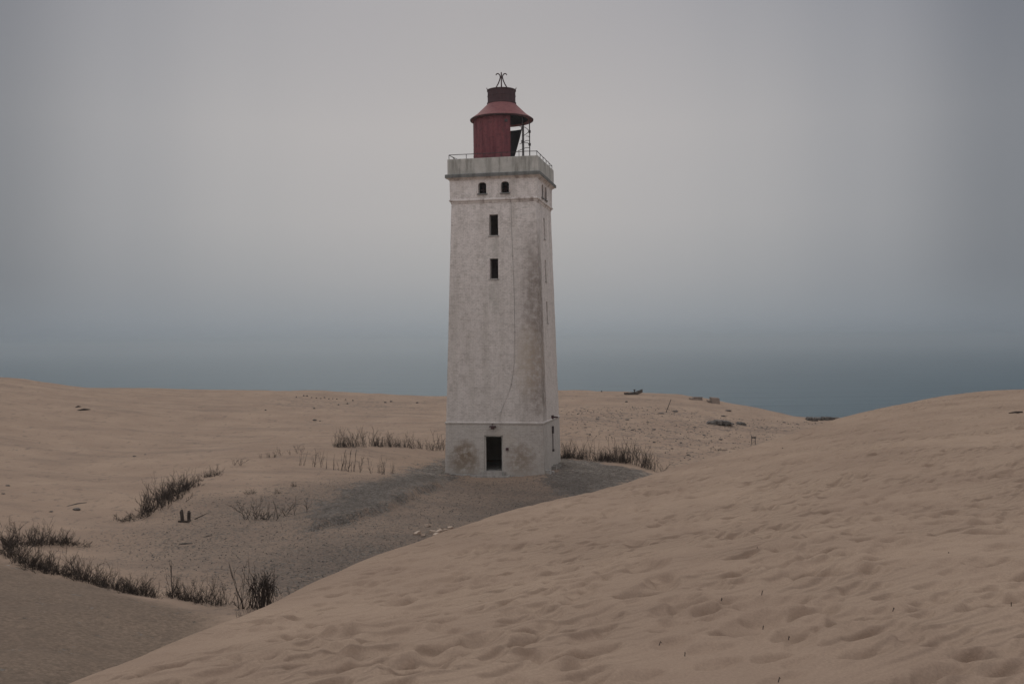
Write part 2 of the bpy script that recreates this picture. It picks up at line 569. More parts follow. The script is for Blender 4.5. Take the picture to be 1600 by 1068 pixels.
def ground_material():
    m, nt, b = new_mat('sand_and_gravel')
    P = nd(nt, 'ShaderNodeTexCoord').outputs['Object']
    gr = nd(nt, 'ShaderNodeAttribute', attribute_name='gravel').outputs['Fac']
    pb = nd(nt, 'ShaderNodeAttribute', attribute_name='pebbly').outputs['Fac']
    st = nd(nt, 'ShaderNodeAttribute', attribute_name='stony').outputs['Fac']
    c = sand_colour(nt, P)
    # wind streaks of darker heavy grains
    sv = mapped(nt, P, (0.10, 0.55, 1), (0, 0, R(8)))
    sk = noise(nt, sv, 1.0, 5, 0.6)
    c = mixc(nt, ramp(nt, sk, [(0.50, 0.0), (0.66, 0.6)]), c, (.235, .178, .142))
    # scattered trodden specks
    tv = mapped(nt, P, (1.0, 0.5, 1))
    tk = noise(nt, tv, 2.2, 3, 0.75)
    c = mixc(nt, ramp(nt, tk, [(0.57, 0.0), (0.66, 0.6)]), c, (.185, .142, .115))
    vo = nd(nt, 'ShaderNodeTexVoronoi', i_Scale=17.0)
    lk(nt, P, vo.inputs['Vector'])
    rnd = nd(nt, 'ShaderNodeSeparateColor')
    lk(nt, vo.outputs['Color'], rnd.inputs[0])
    vo2 = nd(nt, 'ShaderNodeTexVoronoi', i_Scale=4.2)
    lk(nt, P, vo2.inputs['Vector'])
    rnd2 = nd(nt, 'ShaderNodeSeparateColor')
    lk(nt, vo2.outputs['Color'], rnd2.inputs[0])
    li = nd(nt, 'ShaderNodeAttribute', attribute_name='dim_corner').outputs['Fac']
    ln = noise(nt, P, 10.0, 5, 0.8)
    c = mixc(nt, math_(nt, 'MULTIPLY', li, ramp(nt, ln, [(.36, .42), (.60, .95)])), c, (.135, .105, .082))  # speckled darkening of the near left corner, shade put into the sand colour
    stone = mixc(nt, rnd.outputs[1], (.05, .047, .044), (.24, .218, .195))
    # gravel proper
    gn = noise(nt, P, 1.4, 5, 0.7)
    gm = math_(nt, 'ADD', gr, math_(nt, 'MULTIPLY', math_(nt, 'SUBTRACT', gn, 0.5), 1.8))
    gm = ramp(nt, gm, [(0.05, 0.0), (0.85, 1.0)])
    vo3 = nd(nt, 'ShaderNodeTexVoronoi', i_Scale=7.5)
    lk(nt, P, vo3.inputs['Vector'])
    rnd3 = nd(nt, 'ShaderNodeSeparateColor')
    lk(nt, vo3.outputs['Color'], rnd3.inputs[0])
    stone3 = mixc(nt, ramp(nt, rnd3.outputs[0], [(.15, 0), (.9, 1)]), (.06, .055, .050), (.285, .258, .230))
    gcol = mixc(nt, 0.5, stone, stone3)
    gcol = mixc(nt, 1.0, gcol, ramp(nt, noise(nt, P, .55, 5, .7), [(.32, .72), (.68, 1.5)]), 'MULTIPLY')
    gcol = mixc(nt, ramp(nt, noise(nt, P, 2.6, 5, .8), [(.56, 0), (.66, .55)]), gcol, c)
    gst = math_(nt, 'GREATER_THAN', gm, math_(nt, 'ADD', math_(nt, 'MULTIPLY', math_(nt, 'ADD', rnd3.outputs[1], rnd.outputs[2]), 0.42), 0.06))
    c = mixc(nt, math_(nt, 'MULTIPLY', gst, 0.9), c, gcol)
    # loose pebbles lying in sand
    pf = noise(nt, P, 9, 4, 0.8)
    c = mixc(nt, math_(nt, 'MULTIPLY', pb, ramp(nt, pf, [(.36, .45), (.60, 1.0)])), c, (.115, .097, .085))
    pn = noise(nt, P, 0.7, 4, 0.65)
    dens = math_(nt, 'MULTIPLY', pb, ramp(nt, pn, [(0.30, 0.06), (0.70, 0.55)]))
    pm = math_(nt, 'MULTIPLY', math_(nt, 'GREATER_THAN', dens, rnd.outputs[0]), 0.7)
    c = mixc(nt, pm, c, stone)
    dens2 = math_(nt, 'MULTIPLY', st, ramp(nt, noise(nt, mapped(nt, P, (.25, .5, 1)), 1.0, 4, .7), [(0.40, 0.0), (0.68, 0.62)]))
    sm = math_(nt, 'MULTIPLY', math_(nt, 'GREATER_THAN', dens2, rnd2.outputs[0]), 0.6)
    c = mixc(nt, sm, c, (.15, .125, .11))
    lk(nt, c, b.inputs['Base Color'])
    hh = math_(nt, 'MULTIPLY', vo.outputs['Distance'], math_(nt, 'MAXIMUM', gm, pm))
    n1 = bump(nt, hh, 0.9, -0.08)
    n2 = bump(nt, noise(nt, P, 3.0, 5, 0.65), 0.7, 0.10, n1)
    n3 = bump(nt, noise(nt, P, 25, 3, 0.6), 0.4, 0.015, n2)
    lk(nt, n3, b.inputs['Normal'])
    b.inputs['Roughness'].default_value = 1.0
    b.inputs['Specular IOR Level'].default_value = 0.05
    return m


def sea_material():
    m, nt, b = new_mat('grey_sea')
    P = nd(nt, 'ShaderNodeTexCoord').outputs['Object']
    b.inputs['Roughness'].default_value = 0.45
    b.inputs['IOR'].default_value = 1.33
    b.inputs['Specular IOR Level'].default_value = 0.3
    b.inputs['Specular Tint'].default_value = (.72, .90, 1.0, 1)
    big = noise(nt, mapped(nt, P, (0.0035, 0.030, 1), (0, 0, R(-5))), 1.0, 5, 0.6)
    lk(nt, mixc(nt, ramp(nt, big, [(.35, 0), (.65, 1)]), (.018, .056, .080), (.058, .108, .134)), b.inputs['Base Color'])
    n1 = bump(nt, big, 1.0, 9.0)
    n2 = bump(nt, noise(nt, mapped(nt, P, (.10, .25, 1)), 1.0, 4, 0.6), 0.8, 0.7, n1)
    lk(nt, n2, b.inputs['Normal'])
    return m


def wall_material():
    m, nt, b = new_mat('weathered_whitewash')
    P = nd(nt, 'ShaderNodeTexCoord').outputs['Object']
    sx = nd(nt, 'ShaderNodeSeparateXYZ')
    lk(nt, P, sx.inputs[0])
    X, Y, Z = sx.outputs
    uv = nd(nt, 'ShaderNodeCombineXYZ')
    lk(nt, math_(nt, 'ADD', X, Y), uv.inputs[0])
    lk(nt, Z, uv.inputs[1])
    n_big = noise(nt, P, 0.6, 5, 0.65)
    n_mid = noise(nt, P, 3.2, 5, 0.7)
    n_fin = noise(nt, mapped(nt, P, (9, 9, 15)), 1.0, 5, 0.78)
    n_str = noise(nt, mapped(nt, P, (1.6, 1.6, 0.10)), 1.0, 5, 0.65)
    base = mixc(nt, ramp(nt, n_big, [(0.3, 0), (0.7, 1)]), (.735, .675, .64), (.83, .77, .735))
    # paler towards the top
    hz = math_(nt, 'DIVIDE', Z, 17.0, True)
    base = mixc(nt, ramp(nt, hz, [(0.05, 1.0), (0.17, 0.92), (0.172, 0.82), (0.55, .55), (0.9, 0.0)]), base, (.565, .52, .485))
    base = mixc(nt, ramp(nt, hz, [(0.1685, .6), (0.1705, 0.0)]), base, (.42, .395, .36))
    base = mixc(nt, ramp(nt, n_str, [(0.46, 0.0), (0.64, 0.42)]), base, (.44, .405, .36))
    base = mixc(nt, ramp(nt, n_mid, [(0.48, 0.0), (0.70, 0.45)]), base, (.42, .38, .34))
    base = mixc(nt, ramp(nt, n_fin, [(0.50, 0.0), (0.66, 0.55)]), base, (.36, .325, .295))
    base = mixc(nt, ramp(nt, n_fin, [(0.30, 0.25), (0.42, 0.0)]), base, (.80, .77, .73))
    br = nd(nt, 'ShaderNodeTexBrick', i_Scale=1.0)
    br.offset_frequency = 2
    br.inputs['Brick Width'].default_value = 0.25
    br.inputs['Row Height'].default_value = 0.085
    br.inputs['Mortar Size'].default_value = 0.012
    br.inputs['Color1'].default_value = (.86, .86, .86, 1)
    br.inputs['Color2'].default_value = (1.05, 1.05, 1.05, 1)
    br.inputs['Mortar'].default_value = (.74, .74, .74, 1)
    lk(nt, uv.outputs[0], br.inputs['Vector'])
    bm_ = ramp(nt, n_mid, [(0.36, 0.15), (0.62, 0.85)])
    base = mixc(nt, bm_, base, mixc(nt, 1.0, base, br.outputs['Color'], 'MULTIPLY'))

    def blob(cx, cz, rx, rz):
        a = math_(nt, 'POWER', math_(nt, 'DIVIDE', math_(nt, 'SUBTRACT', X, cx), rx), 2.0)
        c_ = math_(nt, 'POWER', math_(nt, 'DIVIDE', math_(nt, 'SUBTRACT', Z, cz), rz), 2.0)
        g = math_(nt, 'SUBTRACT', 1.0, math_(nt, 'ADD', a, c_), True)
        fr = math_(nt, 'LESS_THAN', Y, -1.5)
        return math_(nt, 'MULTIPLY', g, fr)
    # bricks showing where the paint has gone on the weather corner
    corner = math_(nt, 'MULTIPLY', ramp(nt, math_(nt, 'DIVIDE', X, 2.8, True), [(0.40, 0.0), (0.80, 1.0)]), math_(nt, 'LESS_THAN', Y, -1.5))
    cz = math_(nt, 'MULTIPLY', corner, ramp(nt, hz, [(0.16, .25), (0.24, 1), (0.62, 1), (0.78, .35), (0.85, 0.0)]))
    cm = math_(nt, 'MULTIPLY', cz, ramp(nt, math_(nt, 'ADD', math_(nt, 'MULTIPLY', n_mid, .6), math_(nt, 'MULTIPLY', n_str, .4)), [(0.30, 0.15), (0.54, 1.0)]))
    brick_c = mixc(nt, 0.6, (.21, .18, .16), br.outputs['Color'], 'MULTIPLY')
    brick_c = mixc(nt, n_fin, brick_c, (.31, .265, .235))
    base = mixc(nt, cm, base, brick_c)
    # rusty damp patches beside the doorway
    for (cx, cz_, rx, rz, col, k) in ((-1.70, .75, 1.0, 1.35, (.20, .150, .105), 1.3), (1.45, .85, .95, 1.15, (.25, .20, .155), 1.0),
                                      (1.9, 6.2, .9, 2.4, (.52, .43, .33), .45), (.03, 12.3, .34, 1.1, (.42, .40, .36), .7), (.03, 9.8, .36, 1.3, (.42, .40, .36), .7), (-.6, 15.2, .3, .5, (.40, .36, .32), .6), (.67, 15.2, .3, .5, (.40, .36, .32), .6),
                                      (.5, 2.1, .9, .6, (.42, .37, .31), .6)):
        g = math_(nt, 'MULTIPLY', math_(nt, 'MULTIPLY', blob(cx, cz_, rx, rz), ramp(nt, n_mid, [(.34, .15), (.58, 1.0)])), k, True)
        base = mixc(nt, g, base, col)
    # old dirt line under the mouldings and at the foot
    foot = ramp(nt, hz, [(0.0, 0.75), (0.03, 0.35), (0.09, 0.0)])
    base = mixc(nt, math_(nt, 'MULTIPLY', foot, ramp(nt, n_mid, [(.3, .3), (.6, 1)])), base, (.33, .305, .275))
    # hairline cracks
    vc = nd(nt, 'ShaderNodeTexVoronoi', feature='DISTANCE_TO_EDGE', i_Scale=0.42)
    dv = nd(nt, 'ShaderNodeVectorMath', operation='ADD')
    lk(nt, P, dv.inputs[0])
    nv = nd(nt, 'ShaderNodeTexNoise', i_Scale=2.0, i_Detail=4.0)
    lk(nt, P, nv.inputs['Vector'])
    sc = nd(nt, 'ShaderNodeVectorMath', operation='SCALE')
    sc.inputs['Scale'].default_value = 0.5
    lk(nt, nv.outputs['Color'], sc.inputs[0])
    lk(nt, sc.outputs[0], dv.inputs[1])
    lk(nt, dv.outputs[0], vc.inputs['Vector'])
    base = mixc(nt, ramp(nt, vc.outputs['Distance'], [(0.0, 0.12), (0.010, 0.0)]), base, (.17, .15, .135))
    lk(nt, base, b.inputs['Base Color'])
    n1 = bump(nt, br.outputs['Fac'], 0.35, -0.012)
    n2 = bump(nt, n_fin, 0.5, 0.02, n1)
    n3 = bump(nt, n_mid, 0.5, 0.04, n2)
    lk(nt, n3, b.inputs['Normal'])
    b.inputs['Roughness'].default_value = 0.95
    return m


def concrete_material(name, c1, c2, dark):
    m, nt, b = new_mat(name)
    P = nd(nt, 'ShaderNodeTexCoord').outputs['Object']
    a = noise(nt, P, 2.0, 5, 0.7)
    s = noise(nt, mapped(nt, P, (3.0, 3.0, 0.35)), 1.0, 5, 0.65)
    f = noise(nt, P, 16, 3, 0.7)
    c = mixc(nt, ramp(nt, a, [(0.3, 0), (0.7, 1)]), c1, c2)
    c = mixc(nt, ramp(nt, s, [(0.46, 0.0), (0.64, 0.75)]), c, dark)
    c = mixc(nt, ramp(nt, f, [(0.55, 0.0), (0.7, 0.5)]), c, dark)
    lk(nt, c, b.inputs['Base Color'])
    lk(nt, bump(nt, f, 0.5, 0.02, bump(nt, a, 0.4, 0.05)), b.inputs['Normal'])
    return m


def iron_material(name, c1, c2, c3, rough=0.75):
    m, nt, b = new_mat(name)
    P = nd(nt, 'ShaderNodeTexCoord').outputs['Object']
    a = noise(nt, mapped(nt, P, (3.2, 3.2, 0.35)), 1.0, 5, 0.65)
    f = noise(nt, P, 7, 4, 0.7)
    c = mixc(nt, ramp(nt, a, [(0.34, 0), (0.66, 1)]), c1, c2)
    c = mixc(nt, ramp(nt, f, [(0.50, 0.0), (0.68, 0.8)]), c, c3)
    lk(nt, c, b.inputs['Base Color'])
    b.inputs['Roughness'].default_value = rough
    lk(nt, bump(nt, f, 0.4, 0.015), b.inputs['Normal'])
    return m


def wood_material(name, c1, c2):
    m, nt, b = new_mat(name)
    P = nd(nt, 'ShaderNodeTexCoord').outputs['Object']
    oi = nd(nt, 'ShaderNodeObjectInfo')
    a = noise(nt, P, 9, 4, 0.7)
    c = mixc(nt, ramp(nt, a, [(0.3, 0), (0.7, 1)]), c1, c2)
    c = mixc(nt, 1.0, c, ramp(nt, oi.outputs['Random'], [(0, .75), (1, 1.25)]), 'MULTIPLY')
    lk(nt, c, b.inputs['Base Color'])
    lk(nt, bump(nt, a, 0.5, 0.01), b.inputs['Normal'])
    return m


M = dict(
    dune=dune_material(), ground=ground_material(), sea=sea_material(), wall=wall_material(),
    concrete=concrete_material('grey_green_render', (.42, .405, .37), (.56, .54, .50), (.20, .195, .17)),
    ledge=concrete_material('lichened_ledge', (.15, .157, .155), (.23, .23, .215), (.09, .09, .085)),
    cornice=concrete_material('moulded_render', (.64, .59, .555), (.75, .70, .665), (.27, .215, .19)),
    red=iron_material('rusted_red_paint', (.135, .040, .050), (.255, .085, .090), (.08, .038, .042)),
    roof=iron_material('toplit_red_paint', (.225, .088, .090), (.27, .115, .112), (.16, .06, .06)),  # lighter red stands in for light on the upward-facing roof
    darkiron=iron_material('dark_rusted_iron', (.062, .034, .038), (.085, .045, .048), (.045, .028, .030)),
    rail=iron_material('grey_rusted_iron', (.055, .050, .052), (.09, .075, .075), (.05, .035, .03)),
    inner=iron_material('bare_inner_plate', (.055, .055, .062), (.085, .08, .085), (.05, .035, .035)),
    twig=wood_material('dead_twig_bark', (.028, .022, .019), (.07, .056, .048)),
    driftwood=wood_material('grey_driftwood', (.075, .064, .056), (.15, .13, .115)),
    stone=concrete_material('dark_stone', (.10, .09, .082), (.19, .17, .155), (.06, .055, .05)),
    brick=concrete_material('pale_broken_brick', (.42, .33, .26), (.52, .43, .35), (.28, .19, .14)),
    slab=concrete_material('grey_foundation', (.32, .305, .285), (.43, .41, .38), (.17, .165, .155)),
    block=concrete_material('brown_concrete', (.23, .185, .155), (.30, .245, .205), (.13, .105, .09)),
)

# ------------------------------------------------------------------ setting: sea, sand, dune
rr = np.concatenate([[120.0], np.geomspace(300, 25000, 60)])
th = np.linspace(0, 2 * math.pi, 181)[:-1]
TH, RR = np.meshgrid(th, rr)
o = grid_mesh('sea', RR * np.sin(-TH), RR * np.cos(TH), np.full(RR.shape, -62.0), M['sea'], wrap=True)
tag(o, kind='structure')

fine = np.arange(-0.60, 0.60, 0.0026)
coarse = np.arange(0.60, 2 * math.pi - 0.60, 0.05)
th = np.concatenate([fine, coarse])
rad = np.concatenate([np.linspace(1.0, 11, 14), np.geomspace(11.4, 112, 620), np.linspace(113, 150, 50), np.linspace(160, 320, 30)])
TH, RR = np.meshgrid(th, rad)
X, Y = RR * np.sin(TH), RR * np.cos(TH)
Z = ground_h(X, Y)
# the coast: beyond the crest the sand falls away to the sea on every seaward side
Z = np.where(RR > 112, np.minimum(Z, -5.5 - (RR - 112) * 0.62 * smooth(112, 130, RR)), Z)
Z = np.maximum(Z, -75)
warp = 0.55 * fbm(X / 2.2, Y / 2.2, 4)
wX, wY = X + warp, Y + 1.1 * fbm(X / 2.0 + 31, Y / 2.4 + 7, 4)
gm = np.zeros(X.shape)
for P_ in GRAVEL:
    gm = np.maximum(gm, poly_mask(wX, wY, P_, 1.5))
pm = np.zeros(X.shape)
for P_ in PEBBLY:
    pm = np.maximum(pm, 0.62 * poly_mask(wX, wY, P_, 2.6))
for P_ in DARKPEB:
    pm = pm + 0.38 * poly_mask(wX, wY, P_, 1.8)
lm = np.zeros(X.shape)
for P_ in DIM_CORNER:
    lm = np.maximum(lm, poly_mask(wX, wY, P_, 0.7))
sm = np.zeros(X.shape)
for P_ in STONY:
    sm = np.maximum(sm, poly_mask(wX, wY, P_, 3.0))
o = grid_mesh('sand_ground', X, Y, Z + 0.05 * gm, M['ground'], dict(gravel=gm, pebbly=pm, stony=sm, dim_corner=lm), wrap=True)
o.data.flip_normals()
tag(o, kind='structure')

fine = np.arange(-0.58, 0.58, 0.0021)
coarse = np.arange(0.58, 2 * math.pi - 0.58, 0.03)
th = np.concatenate([fine, coarse])
rad = np.concatenate([np.geomspace(0.3, 4.0, 60), np.geomspace(4.03, 64, 820)])
TH, RR = np.meshgrid(th, rad)
X, Y = RR * np.sin(TH), RR * np.cos(TH)
Z, DD = dune_base(X, Y)
on = smooth(0.5, -0.6, DD)
# wind-softened relief drawn out along the crest
ca, sa = math.cos(R(36)), math.sin(R(36))
U, V = X * ca + Y * sa, -X * sa + Y * ca
Z = Z + on * (0.03 * fbm(U / 2.0, V / 0.7, 3) + 0.05 * fbm(U / 7.0 + 11, V / 3.5, 3)) + 0.010 * fbm(U / 0.7, V / 0.22 + 9, 3) * on
# old footprints, half filled by the wind
FP = np.zeros(X.shape)
logr = np.log(rad)
nfine = len(fine)
cnt = 0
while cnt < 11500:
    a = rng.uniform(-0.57, 0.57)
    d = 3.4 + 44 * rng.random() ** 0.66
    fx, fy = d * math.sin(a), d * math.cos(a)
    cnt += 1
    big = rng.uniform(0.065, 0.15) * (1.0 if rng.random() < .93 else 1.7)
    lo = big * rng.uniform(1.2, 2.2)
    reach = max(lo, big) * 1.5
    i0, i1 = np.searchsorted(rad, [max(d - reach, .31), d + reach])
    j0 = max(0, int((a - reach / d + 0.58) / 0.0021))
    j1 = min(nfine, int((a + reach / d + 0.58) / 0.0021) + 2)
    if i1 - i0 < 2 or j1 - j0 < 2:
        continue
    x, y = X[i0:i1, j0:j1] - fx, Y[i0:i1, j0:j1] - fy
    ang = R(46) + rng.normal(0, 0.28) - 0.5 * smooth(0.0, 0.5, a)
    u, v = x * math.cos(ang) + y * math.sin(ang), -x * math.sin(ang) + y * math.cos(ang)
    v = v + rng.uniform(-.1, .3) * u * u / lo
    w = np.sqrt(np.clip(1 - (u / lo) ** 2, 0, 1))
    t = v / (big * np.maximum(w, 1e-3))
    # long gentle side towards the hollow, short steep side up to a crisp rim
    pit = np.where(t < .25, smooth(-1.25, .25, t), np.clip(1 - (np.maximum(t - .25, 0) / .75) ** 1.25, 0, 1)) * (np.abs(t) < 1.25) * (w > 0)
    rim = np.exp(-((np.sqrt((u / lo) ** 2 + (v / big) ** 2) - 1.25) ** 2) * 9.0) * .22
    FP[i0:i1, j0:j1] += big * rng.uniform(0.22, 0.45) * (-pit * w + rim)
Z = Z + FP * on
o = grid_mesh('foreground_dune', X, Y, Z, M['dune'], wrap=True)
o.data.flip_normals()
tag(o, kind='structure')

# ------------------------------------------------------------------ the lighthouse
TW = empty('lighthouse', TWR, TYAW)
tag(TW, 'tall square whitewashed lighthouse with a broken red iron lantern on top', 'lighthouse')


def lin(z0, h0, z1, h1):
    return lambda z: h0 + (h1 - h0) * (z - z0) / (z1 - z0)


def fpt(face, u, z, h):
    return {'F': (u, -h, z), 'R': (h, u, z), 'B': (-u, h, z), 'L': (-h, -u, z)}[face]


def wob(p, k):
    x, y, z = p
    a = math.sin(x * 3.1 + z * 1.7 + y * 2.3) * math.cos(z * 4.3 - x * 2.2 + y) + 0.6 * math.sin(9.1 * z + 7 * x - 8 * y)
    b_ = math.sin(x * 2.7 - z * 2.1 + y * 3.3 + 1.3) * math.cos(z * 3.7 + y * 2.2 - x)
    return (x + a * k, y + b_ * k, z)


def panel(mb, face, z0, z1, hf, holes, depth=0.38, step=0.45, k=0.008):
    zs = {z0, z1}
    us = set()
    for (a, b_, c, d) in holes:
        us |= {a, b_}
        zs |= {c, d}
    zs = sorted(zs)
    zz = []
    for a, b_ in zip(zs, zs[1:]):
        n = max(1, int((b_ - a) / step))
        zz += [a + (b_ - a) * i / n for i in range(n)]
    zz.append(zs[-1])
    inner = sorted(us) if us else [-0.5, 0.5]
    iu = []
    for a, b_ in zip(inner, inner[1:]):
        n = max(1, int((b_ - a) / step))
        iu += [a + (b_ - a) * i / n for i in range(n)]
    iu.append(inner[-1])

    def cols(z):
        h = hf(z)
        L = [-h + (iu[0] + h) * i / 5 for i in range(5)]
        Rr = [iu[-1] + (h - iu[-1]) * i / 5 for i in range(1, 6)]
        return L + iu + Rr
    for a, b_ in zip(zz, zz[1:]):
        ca_, cb = cols(a), cols(b_)
        for i in range(len(ca_) - 1):
            um, zm = (ca_[i] + ca_[i + 1]) / 2, (a + b_) / 2
            if any(h_[0] < um < h_[1] and h_[2] < zm < h_[3] for h_ in holes):
                continue
            mb.quad(wob(fpt(face, ca_[i], a, hf(a)), k), wob(fpt(face, ca_[i + 1], a, hf(a)), k),
                    wob(fpt(face, cb[i + 1], b_, hf(b_)), k), wob(fpt(face, cb[i], b_, hf(b_)), k))
    for (u0, u1, w0, w1) in holes:
        o_ = [(u0, w0), (u1, w0), (u1, w1), (u0, w1)]
        for i in range(4):
            (ua, za), (ub, zb) = o_[i], o_[(i + 1) % 4]
            mb.quad(fpt(face, ub, zb, hf(zb) + .004), fpt(face, ua, za, hf(za) + .004),
                    fpt(face, ua, za, hf(za) - depth), fpt(face, ub, zb, hf(zb) - depth))


def square_ring(mb, prof, n=14, k=0.01):
    """a moulding: profile of (half width, z) carried round the four sides"""
    for face in 'FRBL':
        for (h0, z0), (h1, z1) in zip(prof, prof[1:]):
            for i in range(n):
                a0, a1 = -1 + 2 * i / n, -1 + 2 * (i + 1) / n
                mb.quad(wob(fpt(face, a0 * h0, z0, h0), k), wob(fpt(face, a1 * h0, z0, h0), k),
                        wob(fpt(face, a1 * h1, z1, h1), k), wob(fpt(face, a0 * h1, z1, h1), k))


# walls: plinth storey, tapering shaft, watch room
DOOR = (-0.55, 0.48, 0.26, 2.2)
hp = lin(-0.8, 2.785, 2.87, 2.715)
hs_ = lin(2.87, 2.70, 15.05, 2.37)
hr = lin(15.05, 2.44, 16.3, 2.44)
mb = MB()
panel(mb, 'F', -0.8, 2.87, hp, [DOOR], 0.5)
for f_ in 'RBL':
    panel(mb, f_, -0.8, 2.87, hp, [])
mb.build('plinth_wall', M['wall'], TW)
FW = [(-.235, .26, 13.10, 14.25), (-.215, .26, 10.73, 11.84)]
RW = [(-.26, .17, 13.07, 14.24), (-.35, .08, 10.67, 11.86), (-.36, .08, 8.32, 9.52)]
mb = MB()
panel(mb, 'F', 2.87, 15.05, hs_, FW, 0.42)
panel(mb, 'R', 2.87, 15.05, hs_, RW, 0.42)
panel(mb, 'B', 2.87, 15.05, hs_, [])
panel(mb, 'L', 2.87, 15.05, hs_, [])
mb.build('shaft_wall', M['wall'], TW)
FA = [(-.83, -.37, 15.41, 16.03), (.44, .90, 15.41, 16.03)]
RA = [(-1.05, -.45, 15.30, 16.03), (.0, .60, 15.30, 16.03)]
mb = MB()
panel(mb, 'F', 15.05, 16.3, hr, FA, 0.35)
panel(mb, 'R', 15.05, 16.3, hr, RA, 0.35)
panel(mb, 'B', 15.05, 16.3, hr, [])
panel(mb, 'L', 15.05, 16.3, hr, [])
mb.build('watch_room_wall', M['wall'], TW)
mb = MB()
mb.box(-2.5, 2.5, -2.5, 2.5, 0.10, 0.24)
mb.build('ground_floor', M['slab'], TW)
mb = MB()
mb.box(-2.25, 2.25, -2.25, 2.25, 15.06, 15.18)
mb.build('watch_room_floor', M['slab'], TW)
mb = MB()
square_ring(mb, [(2.69, 2.76), (2.745, 2.80), (2.765, 2.87), (2.75, 2.90), (2.69, 2.95)])
mb.build('belt_course', M['wall'], TW)
mb = MB()
square_ring(mb, [(2.36, 14.86), (2.40, 14.92), (2.42, 15.00), (2.485, 15.04), (2.49, 15.09), (2.455, 15.13), (2.43, 15.15)], 20, 0.012)
mb.build('cornice', M['cornice'], TW)
mb = MB()
square_ring(mb, [(2.42, 16.12), (2.47, 16.20), (2.56, 16.27), (2.645, 16.31)], 20, 0.006)
mb.build('cove_moulding', M['cornice'], TW)
mb = MB()
square_ring(mb, [(2.60, 16.30), (2.66, 16.31), (2.668, 16.46), (2.64, 16.50), (2.50, 16.53)], 20, 0.012)
mb.build('ledge', M['ledge'], TW)
mb = MB()
square_ring(mb, [(2.545, 16.48), (2.54, 17.31), (2.525, 17.35), (2.42, 17.355), (2.40, 17.33), (2.40, 16.6)], 20, 0.012)
mb.box(-2.42, 2.42, -2.42, 2.42, 16.56, 16.62)
mb.build('parapet', M['concrete'], TW)

# openings
SIDES = [('F', FW, hs_), ('R', RW, hs_)]
for face, holes, hf in SIDES:
    for (u0, u1, z0, z1) in holes:
        mb = MB()

        def fb(ua, ub, za, zb, d0, d1):
            ps = []
            for d in (d0, d1):
                for (u, z) in ((ua, za), (ub, za), (ub, zb), (ua, zb)):
                    ps.append(fpt(face, u, z, hf((z0 + z1) / 2) + d))
            i = len(mb.v)
            mb.v += ps
            for q in ((0, 1, 2, 3), (7, 6, 5, 4), (4, 5, 1, 0), (5, 6, 2, 1), (6, 7, 3, 2), (7, 4, 0, 3)):
                mb.f.append(tuple(i + k_ for k_ in q))
        w = 0.022
        fb(u0 + .002, u0 + w, z0 + .002, z1 - .002, -.17, -.08)
        fb(u1 - w, u1 - .002, z0 + .002, z1 - .002, -.17, -.08)
        fb(u0 + w, u1 - w, z1 - w, z1 - .003, -.17, -.08)
        fb(u0 + w, u1 - w, z0 + .003, z0 + w, -.17, -.08)
        fr = mb.build('window', M['slab'], TW)
        mb = MB()
        fb(u0 - .06, u1 + .06, z0 - .07, z0 - .004, -.10, .055)
        mb.build('sill', M['slab'], fr)
for face, holes in (('F', FA), ('R', RA)):
    for (u0, u1, z0, z1) in holes:
        # arched surround proud of the wall, with its spandrels closing the square opening
        mb = MB()
        n = 12
        uc, hw = (u0 + u1) / 2, (u1 - u0) / 2
        zsp = z1 - 0.16
        arc = [(uc - hw * math.cos(math.pi * i / n), zsp + 0.16 * math.sin(math.pi * i / n)) for i in range(n + 1)]
        out_ = [(uc - (hw + .07) * math.cos(math.pi * i / n), zsp + 0.23 * math.sin(math.pi * i / n)) for i in range(n + 1)]
        inn = [(u0, z0)] + arc + [(u1, z0)]
        ou = [(u0 - .07, z0)] + out_ + [(u1 + .07, z0)]
        H1, H0 = 2.44 + .02, 2.44 - .12
        for i in range(len(inn) - 1):
            a, b_ = inn[i], inn[i + 1]
            c, d = ou[i], ou[i + 1]
            mb.quad(fpt(face, *c, H1), fpt(face, *a, H1), fpt(face, *b_, H1), fpt(face, *d, H1))
            mb.quad(fpt(face, *a, H1), fpt(face, *a, H0), fpt(face, *b_, H0), fpt(face, *b_, H1))
            mb.quad(fpt(face, *c, H0), fpt(face, *c, H1), fpt(face, *d, H1), fpt(face, *d, H0))
        for i in range(n):
            for tp in (z1 + .01,):
                a, b_ = arc[i], arc[i + 1]
                mb.quad(fpt(face, *a, 2.43), fpt(face, *b_, 2.43), fpt(face, b_[0], tp, 2.43), fpt(face, a[0], tp, 2.43))
        fr = mb.build('arched_window', M['cornice'], TW)
        mb = MB()
        mb.tube([fpt(face, uc, z0, 2.2), fpt(face, uc, z1, 2.2)], 0.018, 6)
        mb.tube([fpt(face, u0, (z0 + zsp) / 2, 2.2), fpt(face, u1, (z0 + zsp) / 2, 2.2)], 0.014, 6)
        mb.build('glazing_bar', M['darkiron'], fr)
        mb = MB()
        ps = [fpt(face, u, z, h) for h in (2.34, 2.52) for (u, z) in ((u0 - .05, z0 - .06), (u1 + .05, z0 - .06), (u1 + .05, z0 - .003), (u0 - .05, z0 - .003))]
        mb.v += ps
        for q in ((0, 1, 2, 3), (7, 6, 5, 4), (4, 5, 1, 0), (5, 6, 2, 1), (6, 7, 3, 2), (7, 4, 0, 3)):
            mb.f.append(q)
        mb.build('sill', M['ledge'], fr)
mb = MB()
mb.box(-.55, -.48, -2.68, -2.58, .26, 2.13)
mb.box(.41, .478, -2.68, -2.58, .26, 2.13)
mb.box(-.548, .476, -2.68, -2.58, 2.132, 2.198)
dr = mb.build('doorway', M['concrete'], TW)
mb = MB()
mb.box(-.70, .62, -3.02, -2.70, -.10, .255, .012)
mb.build('threshold', M['slab'], dr)
mb = MB()
